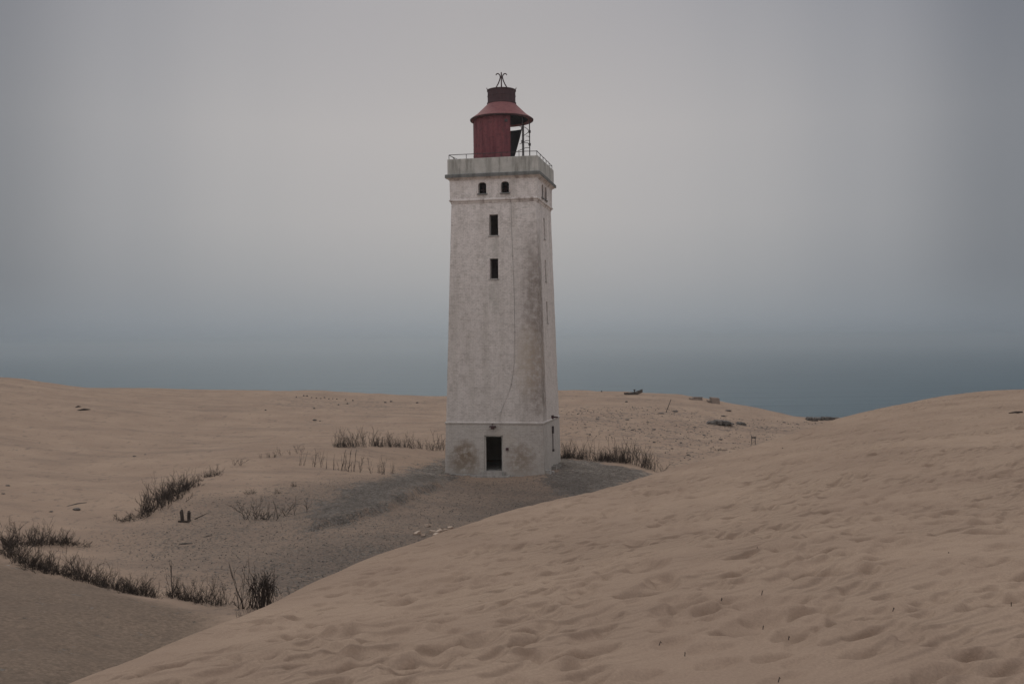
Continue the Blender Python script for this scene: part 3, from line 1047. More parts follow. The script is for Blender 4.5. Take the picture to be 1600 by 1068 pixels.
mb.box(-1.25, .90, -3.12, -2.80, -.45, .06, .02)
mb.box(-2.86, -1.28, -2.99, -2.79, -.45, .10, .02)
mb.box(.93, 2.9, -2.95, -2.79, -.45, .03, .02)
mb.build('foundation', M['slab'], TW)
for (u, y, s) in ((2.86, -2.3, .35), (2.92, -1.9, .22), (2.84, -.4, .3), (2.9, .2, .4), (2.88, .9, .25)):
    mb = MB()
    mb.box(u - .15, u + .22, y - s * .6, y + s * .6, -.5, s * .9, .05)
    mb.build('footing_stone', M['slab'], TW)

# cable, lamp bracket, meter box, right-hand bracket and pipe
mb = MB()
cb = [(.99, 15.08), (1.02, 13.5), (1.07, 11.94), (1.13, 10.6), (1.16, 9.5), (1.17, 7.8), (1.15, 6.26), (1.08, 5.6), (.97, 4.98), (.74, 4.3), (.5, 3.75), (.39, 3.48), (.34, 3.2), (.32, 2.98)]
mb.tube([(x, -hs_(z) - .022, z) for x, z in cb], 0.008, 6)
for x, z in cb[2::3]:
    mb.box(x - .04, x + .04, -hs_(z) - .04, -hs_(z) + .02, z - .02, z + .02)
mb.build('cable', M['slab'], TW)
mb = MB()
mb.box(-.22, .12, -2.95, -2.70, 2.66, 2.72)
mb.box(-.12, .04, -3.02, -2.86, 2.56, 2.68)
mb.tube([(-.05, -2.72, 2.86), (-.05, -2.92, 2.82), (-.05, -2.94, 2.68)], .02, 6)
mb.build('lamp_bracket', M['darkiron'], TW)
mb = MB()
mb.box(.67, .80, -2.83, -2.72, 1.40, 1.54)
mb.build('switch_box', M['darkiron'], TW)
mb = MB()
mb.box(2.70, 3.05, .10, .20, 2.96, 3.04)
mb.box(2.70, 2.80, .0, .30, 2.90, 3.10)
mb.build('wall_bracket', M['darkiron'], TW)
mb = MB()
mb.tube([(2.765, .05, 2.5), (2.775, .05, 1.9), (2.785, .02, 1.15)], .025, 6)
mb.box(2.72, 2.83, -.02, .12, 2.1, 2.5)
mb.box(2.74, 2.85, -.07, .11, 1.08, 1.2)
mb.build('down_pipe', M['rail'], TW)

# railing on the parapet
mb = MB()
hr_ = 2.46
cs = [(-hr_, -hr_), (hr_, -hr_), (hr_, hr_), (-hr_, hr_)]
for i in range(4):
    (xa, ya), (xb, yb) = cs[i], cs[(i + 1) % 4]
    n = 8
    mb.tube([(xa + (xb - xa) * t / n, ya + (yb - ya) * t / n, 17.60 + .012 * math.sin(3 * t + i * 2)) for t in range(n + 1)], .019, 6)
rl = mb.build('railing', M['rail'], TW)
for i in range(4):
    (xa, ya), (xb, yb) = cs[i], cs[(i + 1) % 4]
    for t in range(5):
        x, y = xa + (xb - xa) * t / 5, ya + (yb - ya) * t / 5
        mb = MB()
        mb.tube([(x, y, 17.30), (x + random.uniform(-.012, .012), y, 17.60)], .017, 6)
        mb.build('railing_post', M['rail'], rl)
mb = MB()
mb.tube([(-2.46, -2.46, 17.58), (-2.0, -2.46, 17.36)], .014, 6)
mb.build('railing_brace', M['rail'], rl)

# lantern.  VA turns an angle seen from the photograph's side into the tower's own frame
VA = lambda d: R(d + 11.8)
RD = 1.585
mb = MB()
prof = [(RD, 16.62), (RD, 16.95), (RD + .015, 16.96), (RD + .015, 17.02), (RD, 17.03), (RD, 18.0), (RD, 18.9), (RD, 19.86)]
a0, a1 = VA(-104), VA(17)
mb.lathe(prof, a0, a1, 40)
mb.lathe([(r - .03, z) for r, z in reversed(prof)], a0, a1, 40)
# rear sheet: torn off along a diagonal
i0 = len(mb.v)
nz_, na = 10, 30
for ii in range(nz_ + 1):
    z = 16.62 + (19.60 - 16.62) * ii / nz_
    st_ = 165 - 32 * max(0, (z - 17.15) / (19.60 - 17.15))
    for j in range(na + 1):
        a = VA(st_ + (256 - st_) * j / na)
        mb.v.append((RD * math.sin(a), -RD * math.cos(a), z))
for ii in range(nz_):
    for j in range(na):
        q = i0 + ii * (na + 1) + j
        mb.f.append((q, q + 1, q + na + 2, q + na + 1))
rear = (mb.v[i0:], [tuple(q - i0 for q in f_) for f_ in mb.f if f_[0] >= i0])
mb.f = [f_ for f_ in mb.f if f_[0] < i0]
mb.v = mb.v[:i0]
lan = mb.build('lantern', M['red'], TW, smooth=False)
link_mesh('torn_rear_sheet', rear[0], rear[1], M['inner'], lan)
# standing seams of the plates
for d in (-90, -66, -42, -18, 1, 17):
    a = VA(d)
    mb = MB()
    s_, c_ = math.sin(a), -math.cos(a)
    mb.tube([((RD + .006) * s_, (RD + .006) * c_, 16.7), ((RD + .006) * s_, (RD + .006) * c_, 19.84)], .02, 6)
    for k_ in range(15):
        z_ = 16.8 + k_ * .21
        mb.box((RD + .03) * s_ - .016, (RD + .03) * s_ + .016, (RD + .03) * c_ - .016, (RD + .03) * c_ + .016, z_ - .016, z_ + .016)
    mb.build('plate_seam', M['red'], lan)
mb = MB()
mb.lathe([(1.50, 19.90), (1.74, 19.86), (1.785, 19.875), (1.785, 19.93), (1.74, 19.965), (1.42, 20.19), (.84, 20.76), (.80, 20.80)], n=56)
rf = mb.build('lantern_roof', M['roof'], lan, smooth=True)
mb = MB()
mb.lathe([(1.46, 19.92), (1.30, 20.15), (.8, 20.62), (.0, 20.66)], n=40)
mb.build('roof_lining', M['inner'], lan)
mb = MB()
mb.lathe([(1.755, 19.855), (1.80, 19.86), (1.81, 19.915), (1.77, 19.93)], n=56)
mb.build('eave_gutter', M['darkiron'], lan)
mb = MB()
mb.lathe([(.80, 20.78), (.835, 20.80), (.835, 20.87), (.795, 20.89), (.795, 21.22), (.81, 21.23), (.81, 21.27), (.795, 21.28), (.795, 21.52), (.83, 21.54), (.83, 21.60), (.78, 21.61), (.74, 21.57), (.4, 21.66), (0, 21.70)], n=44)
vt = mb.build('ventilator', M['darkiron'], lan)
for d in (-90, 0, 90, 180):
    a = VA(d)
    s_, c_ = math.sin(a), -math.cos(a)
    mb = MB()
    mb.tube([(.80 * s_, .80 * c_, 21.58), (.80 * s_, .80 * c_, 21.66), (.845 * s_, .845 * c_, 21.72), (.83 * s_, .83 * c_, 21.77)], [.032, .026, .02, .01], 6)
    mb.build('spike', M['darkiron'], vt)
for d in (-90, 0, 90, 180):
    a = VA(d)
    s_, c_ = math.sin(a), -math.cos(a)
    mb = MB()
    pr = [(.40, 21.63), (.30, 21.78), (.19, 21.97), (.11, 22.16), (.065, 22.32), (.07, 22.42), (.11, 22.50), (.18, 22.555), (.25, 22.55), (.30, 22.50), (.30, 22.46)]
    mb.tube([(r * s_, r * c_, z) for r, z in pr], [.036, .036, .036, .036, .036, .034, .034, .034, .034, .032, .025], 6)
    mb.build('finial_bar', M['darkiron'], vt)
mb = MB()
mb.tube([(0, 0, 21.66), (0, 0, 22.5)], [.03, .022], 6)
mb.lathe([(.03, 22.30), (.085, 22.33), (.085, 22.38), (.03, 22.41)], n=16)
mb.build('finial_spindle', M['darkiron'], vt)
for d in (47, 83, 128):
    a = VA(d)
    s_, c_ = math.sin(a), -math.cos(a)
    mb = MB()
    mb.tube([(RD * s_, RD * c_, 16.6), (RD * s_, RD * c_, 19.88)], .032 if d != 146 else .024, 6)
    if d in (47, 83):
        for z in (18.47, 19.20):
            mb.box(RD * s_ - .06, RD * s_ + .06, RD * c_ - .06, RD * c_ + .06, z - .07, z + .07)
    mb.build('lantern_post', M['rail'], lan)
for (z, b0, b1) in ((19.26, 40, 133), (18.82, 60, 140), (18.42, 50, 145), (17.2, 17, 160)):
    mb = MB()
    mb.tube([(RD * math.sin(VA(b0 + (b1 - b0) * i / 12)), -RD * math.cos(VA(b0 + (b1 - b0) * i / 12)), z + .05 * math.sin(i * .9 + z)) for i in range(13)], .018, 6)
    mb.build('hoop_rail', M['rail'], lan)
for d in (-101,):
    a = VA(d)
    s_, c_ = math.sin(a), -math.cos(a)
    mb = MB()
    mb.tube([((RD + .05) * s_, (RD + .05) * c_, 16.62), ((RD + .06) * s_, (RD + .06) * c_, 17.6), ((RD + .05) * s_, (RD + .05) * c_, 18.4), ((RD + .06) * s_, (RD + .06) * c_, 19.86)], .03, 6)
    mb.build('ladder_rail', M['darkiron'], lan)
a = VA(9)
s_, c_ = math.sin(a), -math.cos(a)
mb = MB()
i0 = len(mb.v)
for rr_ in (RD + .012, RD + .06):
    for j in range(16):
        t = 2 * math.pi * j / 16
        mb.v.append((rr_ * s_ + .09 * math.cos(t) * -c_, rr_ * c_ + .09 * math.cos(t) * s_, 19.55 + .09 * math.sin(t)))
for j in range(16):
    mb.f.append((i0 + j, i0 + (j + 1) % 16, i0 + 16 + (j + 1) % 16, i0 + 16 + j))
mb.f.append(tuple(i0 + 16 + j for j in range(16)))
mb.build('porthole', M['inner'], lan)


# ------------------------------------------------------------------ dead shrubs
def bush_mesh(name, kind, seed):
    rd = random.Random(seed)
    mb = MB()

    def twig(p, d, L, r, dep):
        n = 4 if dep > 0 else 3
        pts, rs = [p], [r]
        dd = Vector(d)
        q = Vector(p)
        for i in range(n):
            dd = (dd + Vector((rd.gauss(0, .17), rd.gauss(0, .17), rd.gauss(.02, .12)))).normalized()
            q = q + dd * (L / n)
            pts.append(tuple(q))
            rs.append(r * (1 - .75 * (i + 1) / n))
            if dep > 0 and i < n:
                for _ in range(rd.choice((1, 1, 2)) if kind != 'stick' else rd.choice((0, 0, 1))):
                    a = rd.uniform(0, 2 * math.pi)
                    sp = rd.uniform(.35, 1.0)
                    nd_ = (dd + Vector((math.cos(a) * sp, math.sin(a) * sp, rd.uniform(-.1, .4)))).normalized()
                    twig(tuple(q), nd_, L * rd.uniform(.25, .5), r * .6, dep - 1)
        mb.tube(pts, rs, 3, cap=False)
    if kind == 'dense':
        for _ in range(16):      # tangled mat at the foot
            a, s = rd.uniform(0, 6.28), rd.uniform(.6, 2.4)
            twig((rd.gauss(0, .30), rd.gauss(0, .22), -.06), (math.cos(a) * s, math.sin(a) * s, 1), rd.uniform(.25, .5), 0.0140, 2)
        for _ in range(8):
            a, s = rd.uniform(0, 6.28), rd.uniform(.05, .8)
            twig((rd.gauss(0, .26), rd.gauss(0, .2), -.08), (math.cos(a) * s, math.sin(a) * s, 1), rd.uniform(.5, 1.0), 0.0119, 2)
    elif kind == 'upright':
        for _ in range(6):
            a, s = rd.uniform(0, 6.28), rd.uniform(.5, 2.2)
            twig((rd.gauss(0, .2), rd.gauss(0, .15), -.06), (math.cos(a) * s, math.sin(a) * s, 1), rd.uniform(.2, .45), 0.0119, 2)
        for _ in range(7):
            a, s = rd.uniform(0, 6.28), rd.uniform(.02, .5)
            twig((rd.gauss(0, .18), rd.gauss(0, .16), -.08), (math.cos(a) * s, math.sin(a) * s, 1), rd.uniform(.4, 1.08), 0.0126, 2)
    elif kind == 'low':
        for _ in range(16):
            a, s = rd.uniform(0, 6.28), rd.uniform(.5, 2.2)
            twig((rd.gauss(0, .5), rd.gauss(0, .25), -.06), (math.cos(a) * s, math.sin(a) * s, .7), rd.uniform(.35, .95), 0.0168, 2)
    elif kind == 'sparse':
        for _ in range(4):
            a, s = rd.uniform(0, 6.28), rd.uniform(.1, .9)
            twig((rd.gauss(0, .1), rd.gauss(0, .1), -.08), (math.cos(a) * s, math.sin(a) * s, 1), rd.uniform(.5, 1.0), 0.0140, 2)
    elif kind == 'stick':
        for k_ in range(3):
            a, s = rd.uniform(0, 6.28), rd.uniform(.02, .4)
            twig((rd.gauss(0, .1), rd.gauss(0, .1), -.1), (math.cos(a) * s, math.sin(a) * s, 1), 1.0 if k_ == 0 else rd.uniform(.4, .9), .04 if k_ == 0 else .02, 2)
    elif kind == 'arch':
        for k_ in range(34):
            a = rd.uniform(0, 6.28)
            r0 = rd.uniform(.2, .5)
            hh = rd.uniform(.5, .8)
            b0 = (rd.gauss(0, .12), rd.gauss(0, .12))
            pts = [(b0[0] + math.cos(a) * r0 * t * 1.1, b0[1] + math.sin(a) * r0 * t * 1.1, -.06 + hh * math.sin(t * 2.5)) for t in (0, .2, .4, .6, .8, 1.0)]
            mb.tube(pts, [.02, .018, .016, .014, .01, .005], 3, cap=False)
            twig(pts[2], (math.cos(a + 1) * .5, math.sin(a + 1) * .5, .8), .35, .012, 1)
    me = bpy.data.meshes.new(name)
    me.from_pydata(mb.v, [], mb.f)
    me.materials.append(M['twig'])
    return me


MESH = {}
for kind in ('dense', 'upright', 'low', 'sparse', 'stick', 'arch'):
    MESH[kind] = [bush_mesh('dead_shrub', kind, 100 + 7 * i + len(kind) * 31) for i in range(5)]


def shrub(px, py, hpx, kind, label, group=None, wide=1.0, name='dead_shrub', sink=0.0, tilt=0.0):
    x, y, z = hit(px, py)
    h = hpx * y / F_PX
    ob = bpy.data.objects.new(name, random.choice(MESH[kind]))
    COL.objects.link(ob)
    ob.location = (x, y, z - sink)
    w = h * wide * random.uniform(.9, 1.15)
    ob.scale = (w, w, h * random.uniform(.92, 1.12))
    ob.rotation_euler = (0, tilt, random.uniform(0, 6.28) if kind != 'low' else random.uniform(-.5, .5))
    return tag(ob, label, 'shrub', group)


def row(line, n, hpx, kinds, mid, first, last, group, wide=1.0, jit=2.0, name='dead_shrub'):
    L = np.array(line, float)
    s = np.concatenate([[0], np.cumsum(np.hypot(*(L[1:] - L[:-1]).T))])
    for i in range(n):
        t = s[-1] * (i + (random.uniform(-.3, .3) if 0 < i < n - 1 else 0)) / (n - 1)
        px, py = np.interp(t, s, L[:, 0]), np.interp(t, s, L[:, 1])
        lb = first if i == 0 else last if i == n - 1 else mid
        hh = .86 * (hpx[0] + (hpx[1] - hpx[0]) * i / (n - 1))
        shrub(px + random.uniform(-jit, jit), py + random.uniform(-.5, .5) * jit, hh * random.uniform(.65, 1.2), random.choice(kinds), lb, group, wide, name)


# loop at the left edge
row([(6, 858), (20, 852), (45, 851), (75, 849), (100, 850)], 11, (52, 36), ['dense', 'dense', 'low'],
    'thick dark shrub in the back arm of the looping hedge by the left edge', 'thick dark shrub at the far left bend of the looping hedge',
    'dark shrub ending the thick clump before the low trailing arm', 'dark shrubs of the back arm of the left hedge', .9)
row([(108, 850), (125, 851), (140, 855)], 3, (20, 10), ['low'], 'low trailing shrub midway along the thin arm pointing right', 'low trailing shrub joining the thick dark clump to its thin arm',
    'tiny trailing shrub at the tip of the thin arm pointing right', 'low trailing shrubs of the left hedge', 1.1)
row([(12, 866), (30, 877), (50, 885), (78, 894), (105, 900), (135, 908), (165, 917), (195, 924), (222, 930), (243, 933)], 40, (42, 40), ['dense', 'upright', 'dense', 'low', 'upright'],
    'dark leafless shrub in the curved hedge across the sand at lower left', 'dark leafless shrub starting the curved hedge at the left edge', 'dark leafless shrub ending the curved hedge before its small gap',
    'dark shrubs of the curved hedge at lower left', .75)
row([(268, 932), (285, 936), (305, 940), (330, 944), (350, 945)], 11, (38, 40), ['dense', 'dense', 'upright'],
    'dark shrub in the short hedge between the gap and the big rounded bush', 'dark shrub starting the short hedge right of the gap', 'dark shrub ending the short hedge left of the tall thin bush',
    'dark shrubs of the short hedge right of the gap', .75)
shrub(270, 934, 55, 'stick', 'two tall leaning bare stems just right of the gap in the lower hedge', None, .6, tilt=-.3)
shrub(386, 951, 86, 'upright', 'tallest thin leafless bush, left of the rounded bush', None, .55)
shrub(378, 951, 60, 'stick', 'thin bare stems at the left foot of the tallest bush', None, .5)
shrub(410, 950, 62, 'arch', 'rounded arching dark bush above the foreground dune edge', None, .85)
shrub(421, 948, 48, 'upright', 'thin dark bush hugging the right side of the rounded bush', None, .5)
for k, (px, py, h) in enumerate(((374, 974, 26), (386, 972, 30), (398, 970, 30), (410, 966, 28), (424, 958, 26))):
    shrub(px, py, h, 'upright', 'small dark sprouts in the front line below the rounded bush', 'small sprouts below the rounded bush', .6)
row([(438, 946), (452, 944), (470, 938), (492, 930), (514, 920)], 6, (26, 24), ['sparse'], 'thin sparse twig poking up behind the dune edge', 'sparse twig just right of the rounded bush',
    'last sparse twig to the right behind the dune edge', 'sparse twigs along the dune edge', .7)
# diagonal hedge on the left slope
row([(192, 815), (206, 812), (218, 809)], 3, (14, 18), ['low'], 'flat sprawling twigs midway at the lower end of the diagonal hedge', 'flat sprawling twigs at the lowest left tip of the diagonal hedge',
    'flat sprawling twigs where the diagonal hedge thickens', 'flat twigs at the foot of the diagonal hedge', 1.2)
row([(224, 805), (240, 797), (256, 786), (272, 774), (288, 764), (300, 758)], 14, (46, 38), ['dense', 'upright', 'dense'],
    'thick dark shrub in the diagonal hedge up the left slope', 'thick dark shrub at the lower end of the diagonal hedge', 'dark shrub closing the thick part of the diagonal hedge', 'shrubs of the diagonal hedge', .8)
row([(312, 751), (326, 745), (340, 741)], 4, (18, 16), ['dense', 'low'], 'small dark shrub midway in the upper tail of the diagonal hedge', 'small dark shrub beginning the upper tail of the diagonal hedge',
    'small dark shrub at the top tip of the diagonal hedge', 'shrubs in the tail of the diagonal hedge', .9)
shrub(366, 727, 13, 'sparse', 'small lone twig tuft left part, above the diagonal hedge', None, 1.2)
shrub(377, 727, 15, 'sparse', 'small lone twig tuft right part, above the diagonal hedge', None, 1.3)
row([(405, 717), (425, 715), (433, 712), (448, 711), (462, 708), (474, 707)], 7, (14, 18), ['sparse', 'upright'], 'faint small twig tuft on the crest of the mound left of the lighthouse', 'faint twig tuft at the left end of the mound crest',
    'faint twig tuft at the right end of the mound crest', 'faint tufts on the mound crest', .9)
row([(470, 726), (485, 728), (500, 729), (515, 732), (530, 735), (548, 737), (563, 738)], 12, (28, 38), ['stick', 'stick', 'upright', 'sparse'],
    'bare upright stick clump in the brushwood fence on the mound', 'bare stick clump at the left end of the brushwood fence', 'bare stick clump before the gap in the brushwood fence', 'stick clumps of the brushwood fence', .45)
row([(581, 739), (596, 740), (611, 741)], 4, (30, 32), ['stick', 'upright'], 'bare sticks in the middle of the short right part of the brushwood fence', 'bare stick clump just right of the gap in the brushwood fence',
    'bare stick clump at the right end of the brushwood fence', 'stick clumps right of the fence gap', .45)
row([(522, 699), (548, 698), (570, 697), (600, 697), (630, 698), (655, 701), (675, 703), (692, 704)], 28, (26, 30), ['upright', 'dense', 'upright', 'sparse'],
    'grey brown bush in the back row running behind the mound to the lighthouse', 'grey brown bush at the left end of the back row', 'grey brown bush of the back row touching the lighthouse wall',
    'bushes of the back row left of the lighthouse', .7)
row([(878, 716), (888, 716), (898, 716), (908, 717), (920, 719)], 10, (33, 33), ['upright', 'dense'], 'dark upright bush in the short row right of the lighthouse', 'dark upright bush against the right wall of the lighthouse',
    'dark upright bush left of the pale sand gap', 'bushes in the short row right of the lighthouse', .65)
row([(936, 720), (950, 720), (965, 721), (985, 724), (1005, 730), (1022, 736)], 24, (32, 41), ['upright', 'dense', 'dense', 'sparse'], 'dark upright bush in the longer row beyond the sand gap', 'dark upright bush right of the pale sand gap',
    'tall dark bush at the right end of the long row', 'bushes in the long row right of the lighthouse', .65)
shrub(1036, 739, 24, 'sparse', 'thin lone twig right of the long row of bushes')
# loose plants on the gravel edge
shrub(384, 812, 34, 'sparse', 'spreading bare plant at the left end of the pebbly edge', None, .9)
shrub(398, 812, 30, 'sparse', 'smaller bare plant beside the spreading one on the pebbly edge', None, .8)
shrub(415, 812, 44, 'low', 'leaning bare plant in the middle of the pebbly edge', None, .45)
shrub(431, 810, 36, 'stick', 'bare plant with crossing stems on the pebbly edge', None, .5, tilt=.5)
shrub(447, 806, 26, 'sparse', 'thin bare plant left of the lone upright stem on the pebbly edge')
shrub(460, 804, 30, 'stick', 'lone upright dark stem on the pebbly edge', None, .35)
shrub(480, 799, 20, 'sparse', 'last small bare plant at the right of the pebbly edge', None, .8)
shrub(392, 771, 10, 'dense', 'tiny dark tuft on the sand above the bare plants', None, 1.3)
shrub(434, 771, 9, 'dense', 'tiny dark tuft left of the topmost one above the bare plants', None, .9)
shrub(459, 760, 9, 'dense', 'topmost tiny dark tuft on the mound slope', None, 1.0)
shrub(2, 586, 5, 'dense', 'dark scrub on the skyline at the left edge', None, 3.0)
row([(850 + 270, 704), (1130, 703), (1145, 702)], 3, (7, 6), ['low'], 'flat scrub middle piece at the dune foot right of the bushes', 'flat scrub left piece at the dune foot right of the bushes', 'flat scrub right piece at the dune foot right of the bushes', 'flat scrub pieces at the dune foot', 1.6)


# ------------------------------------------------------------------ loose things
def rock_mesh(seed, flat=.6):
    rd = random.Random(seed)
    mb = MB()
    n, m_ = 7, 5
    mb.v.append((0, 0, -.5 * flat))
    for i in range(1, m_):
        t = math.pi * i / m_
        for j in range(n):
            a = 2 * math.pi * j / n
            k_ = rd.uniform(.75, 1.2)
            mb.v.append((.5 * math.sin(t) * math.cos(a) * k_, .5 * math.sin(t) * math.sin(a) * k_, -.5 * flat * math.cos(t) * rd.uniform(.8, 1.15)))
    mb.v.append((0, 0, .5 * flat))
    for j in range(n):
        mb.f.append((0, 1 + (j + 1) % n, 1 + j))
        e = 1 + (m_ - 2) * n
        mb.f.append((len(mb.v) - 1, e + j, e + (j + 1) % n))
    for i in range(m_ - 2):
        for j in range(n):
            a = 1 + i * n
            mb.f.append((a + j, a + (j + 1) % n, a + n + (j + 1) % n, a + n + j))
    return mb


ROCK = []
for i in range(5):
    r_ = rock_mesh(i)
    me = bpy.data.meshes.new('dark_stone')
    me.from_pydata(r_.v, [], r_.f)
    me.materials.append(M['stone'])
    ROCK.append(me)


def rock(px, py, wpx, hpx, label, group=None, name='dark_stone'):
    x, y, z = hit(px, py)
    ob = bpy.data.objects.new(name, random.choice(ROCK))
    COL.objects.link(ob)
    w, h = wpx * y / F_PX, hpx * y / F_PX
    ob.location = (x, y, z + h * .25)
    ob.scale = (w, w * random.uniform(.6, .9), h * 1.5)
    ob.rotation_euler = (0, 0, random.uniform(-.4, .4))
    return tag(ob, label, 'stone', group)


for px, py in ((463, 621), (474.5, 618.5), (480, 619), (487, 621.5), (494.5, 622), (501.5, 623), (507, 621.5), (514, 623.5), (520, 623), (526.5, 624), (540, 624.5), (551.5, 626)):
    rock(px, py, random.uniform(1.8, 3.2), random.uniform(1.6, 2.8), 'small dark stone in the scatter along the ridge left of the lighthouse', 'small stones on the left ridge')
for px, py in ((602, 629), (611, 627.5), (652, 629.5)):
    rock(px, py, 4.5, 2.8, 'dark stone on the ridge close to the left of the lighthouse', 'stones on the ridge nearest the lighthouse')
for px, py in ((529, 632.5), (543, 631), (491, 638), (415, 641)):
    rock(px, py, 3.2, 2.6, 'lone small stone on the sand just below the ridge scatter', 'lone stones below the ridge scatter')
rock(492, 657, 7, 3.4, 'black flat object lying alone on the open sand left of the lighthouse', None, 'dark_stone')
rock(500, 658, 3, 2, 'small stone beside the black flat object on open sand')
for px, py, w in ((210, 713, 6), (227, 710, 3.5), (5, 772, 6), (12, 759, 7), (120, 797, 12), (80, 800, 6)):
    rock(px, py, w, w * .4, 'small dark clod on the smooth sand at the left', 'dark clods on the left sand')
for (px, py, w, h) in ((975, 671, 5, 2.2), (988, 672, 6, 2.4), (999, 671, 7, 2), (1022, 671, 6, 2.4), (1064, 692, 5, 2.5), (1022, 691, 6, 2.4), (1126, 687, 8, 2.6), (980, 656, 7, 2.2), (933, 655, 6, 2), (903, 647, 4, 2),
                        (979, 628, 5, 3), (1055, 643, 10, 3), (1033, 646, 10, 2.4), (1138, 642, 11, 3), (940, 612, 2.5, 3), (1130, 650, 9, 2.4), (1075, 711, 6, 2.6), (1050, 701, 5, 2), (1190, 668, 5, 2), (1225, 660, 6, 2),
                        (1246, 663, 5, 2), (1100, 680, 5, 2), (960, 700, 4, 2), (915, 668, 5, 2), (1085, 668, 6, 2), (1012, 660, 5, 2)):
    rock(px, py, w, h, 'dark stone strewn on the sand between the lighthouse and the dune', 'dark stones strewn right of the lighthouse')

# pebbles nobody could count
mb = MB()
for _ in range(7000):
    k_ = random.random()
    if k_ < .62:
        poly = PEBBLY[0]
    elif k_ < .78:
        poly = random.choice(GRAVEL)
    else:
        poly = STONY[0]
    xs, ys = [p[0] for p in poly], [p[1] for p in poly]
    x, y = random.uniform(min(xs), max(xs)), random.uniform(min(ys), max(ys))
    if poly_mask(np.array([x]), np.array([y]), poly, .6)[0] < random.random():
        continue
    mb.v.append((x, y, random.uniform(.008, .026) * (2.2 if k_ > .8 else 1)))
PX = np.array(mb.v)
PZ = ground_h(PX[:, 0], PX[:, 1])
mb = MB()
for (x, y, r_), z in zip(PX, PZ):
    i = len(mb.v)
    a = random.uniform(0, 6.28)
    z += .02
    for j in range(4):
        b_ = a + j * math.pi / 2
        q = r_ * random.uniform(.8, 1.5)
        mb.v.append((x + q * math.cos(b_), y + q * math.sin(b_), z + random.uniform(-.2, .2) * r_))
    mb.v += [(x, y, z + r_ * random.uniform(.5, .9)), (x, y, z - r_)]
    for j in range(4):
        mb.f.append((i + j, i + (j + 1) % 4, i + 4))
        mb.f.append((i + (j + 1) % 4, i + j, i + 5))
o = mb.build('pebbles', M['stone'])
tag(o, 'loose dark pebbles scattered over the hollow round the lighthouse', 'pebbles', None, 'stuff')

# broken bricks by the dune edge
for i, (px, py) in enumerate(((669, 822), (652, 835), (676, 833), (681, 838), (686, 833), (692, 838), (699, 831), (704, 827), (708, 833), (690, 829), (661, 838))):
    mb = MB()
    s = random.uniform(.6, 1.15)
    mb.box(-.15 * s, .15 * s, -.07, .07, -.03, .075, .018)
    x, y, z = hit(px, py)
    ob = mb.build('broken_brick', M['brick'])
    ob.location = (x, y, z + .02)
    ob.rotation_euler = (random.uniform(-.25, .25), random.uniform(-.25, .25), random.uniform(0, 3.1))
    tag(ob, 'pale broken brick in the small heap on the pebbles by the dune edge', 'brick', 'pale bricks by the dune edge')


def stick(name, pts, r, label, cat, mat='driftwood', group=None, n=7):
    c = Vector(pts[0])
    mb = MB()
    mb.tube([tuple(Vector(p) - c) for p in pts], r, n)
    ob = mb.build(name, M[mat])
    ob.location = c
    return tag(ob, label, cat, group)


# two stumps with a plank at the left, and stray driftwood
x, y, z = hit(291, 814)
mb = MB()
mb.tube([(-.15, 0, -.2), (-.16, 0, .16), (-.19, .02, .36), (-.17, .03, .45)], [.075, .07, .075, .03], 8)
ob = mb.build('wooden_stump', M['twig'])
ob.location = (x, y, z)
tag(ob, 'left of two short dark stumps standing close together in sand', 'stump')
mb = MB()
mb.tube([(.13, 0, -.2), (.10, 0, .15), (.12, -.02, .33), (.10, 0, .40)], [.08, .065, .07, .035], 8)
ob = mb.build('wooden_stump', M['twig'])
ob.location = (x, y, z)
tag(ob, 'right of two short dark stumps standing close together in sand', 'stump')
mb = MB()
mb.box(-.24, .20, -.04, .04, -.03, .025, .01)
ob = mb.build('plank', M['twig'])
ob.location = (x, y - .22, z + .02)
tag(ob, 'short dark plank lying at the foot of the two stumps', 'plank')
p = hit(304, 811)
stick('branch', [p, (p[0] + .22, p[1], p[2] + .10), (p[0] + .48, p[1] + .1, p[2] + .22)], [.02, .018, .008], 'thin branch leaning just right of the two stumps', 'branch', 'twig')
for (px, py, L, dz, lb) in ((290, 850, 22, 2, 'driftwood stick lying in the pebbly hollow below the two stumps'), (325, 838, 14, 3, 'short driftwood stick right of the two stumps'),
                             (131, 640.5, 20, 1.5, 'dark driftwood log on the far left sand below the ridge'), (120, 788, 30, 6, 'long buried branch on the smooth sand above the left hedge'),
                             (122, 636, 8, 1.0, 'small twig beside the far left driftwood log')):
    p0, p1 = hit(px - L / 2, py + dz / 2), hit(px + L / 2, py - dz / 2)
    mid = tuple((a + b_) / 2 for a, b_ in zip(p0, p1))
    rr_ = (.075 if py < 650 else .03)
    stick('driftwood', [p0, (mid[0], mid[1], mid[2] + rr_ * .8), p1], [rr_ * .5, rr_, rr_ * .6], lb, 'driftwood', 'twig' if py < 650 else 'driftwood')

# small wrecked boat on the skyline
x, y, z = hit(990, 615.5)
bt = empty('rowing_boat', (x, y, z - .08), R(24))
bt.rotation_euler = (R(4), R(-6), R(14))
bt.scale = (.92, .92, .72)
tag(bt, 'small dark wooden boat stranded on the ridge right of the lighthouse', 'boat')
mb = MB()
L, n = 2.1, 12
rows_ = []
for i in range(n + 1):
    t = -1 + 2 * i / n
    w = .36 * (1 - abs(t) ** 2.4) + .02
    sh = .30 + .18 * t * t + (.12 * max(t, 0) ** 2)
    ke = .02 + .18 * abs(t) ** 3
    rows_.append([(t * L / 2, -w, sh), (t * L / 2, -w * .85, sh * .45 + ke * .5), (t * L / 2, 0, ke), (t * L / 2, w * .85, sh * .45 + ke * .5), (t * L / 2, w, sh)])
for i in range(n):
    for j in range(4):
        mb.quad(rows_[i][j], rows_[i + 1][j], rows_[i + 1][j + 1], rows_[i][j + 1])
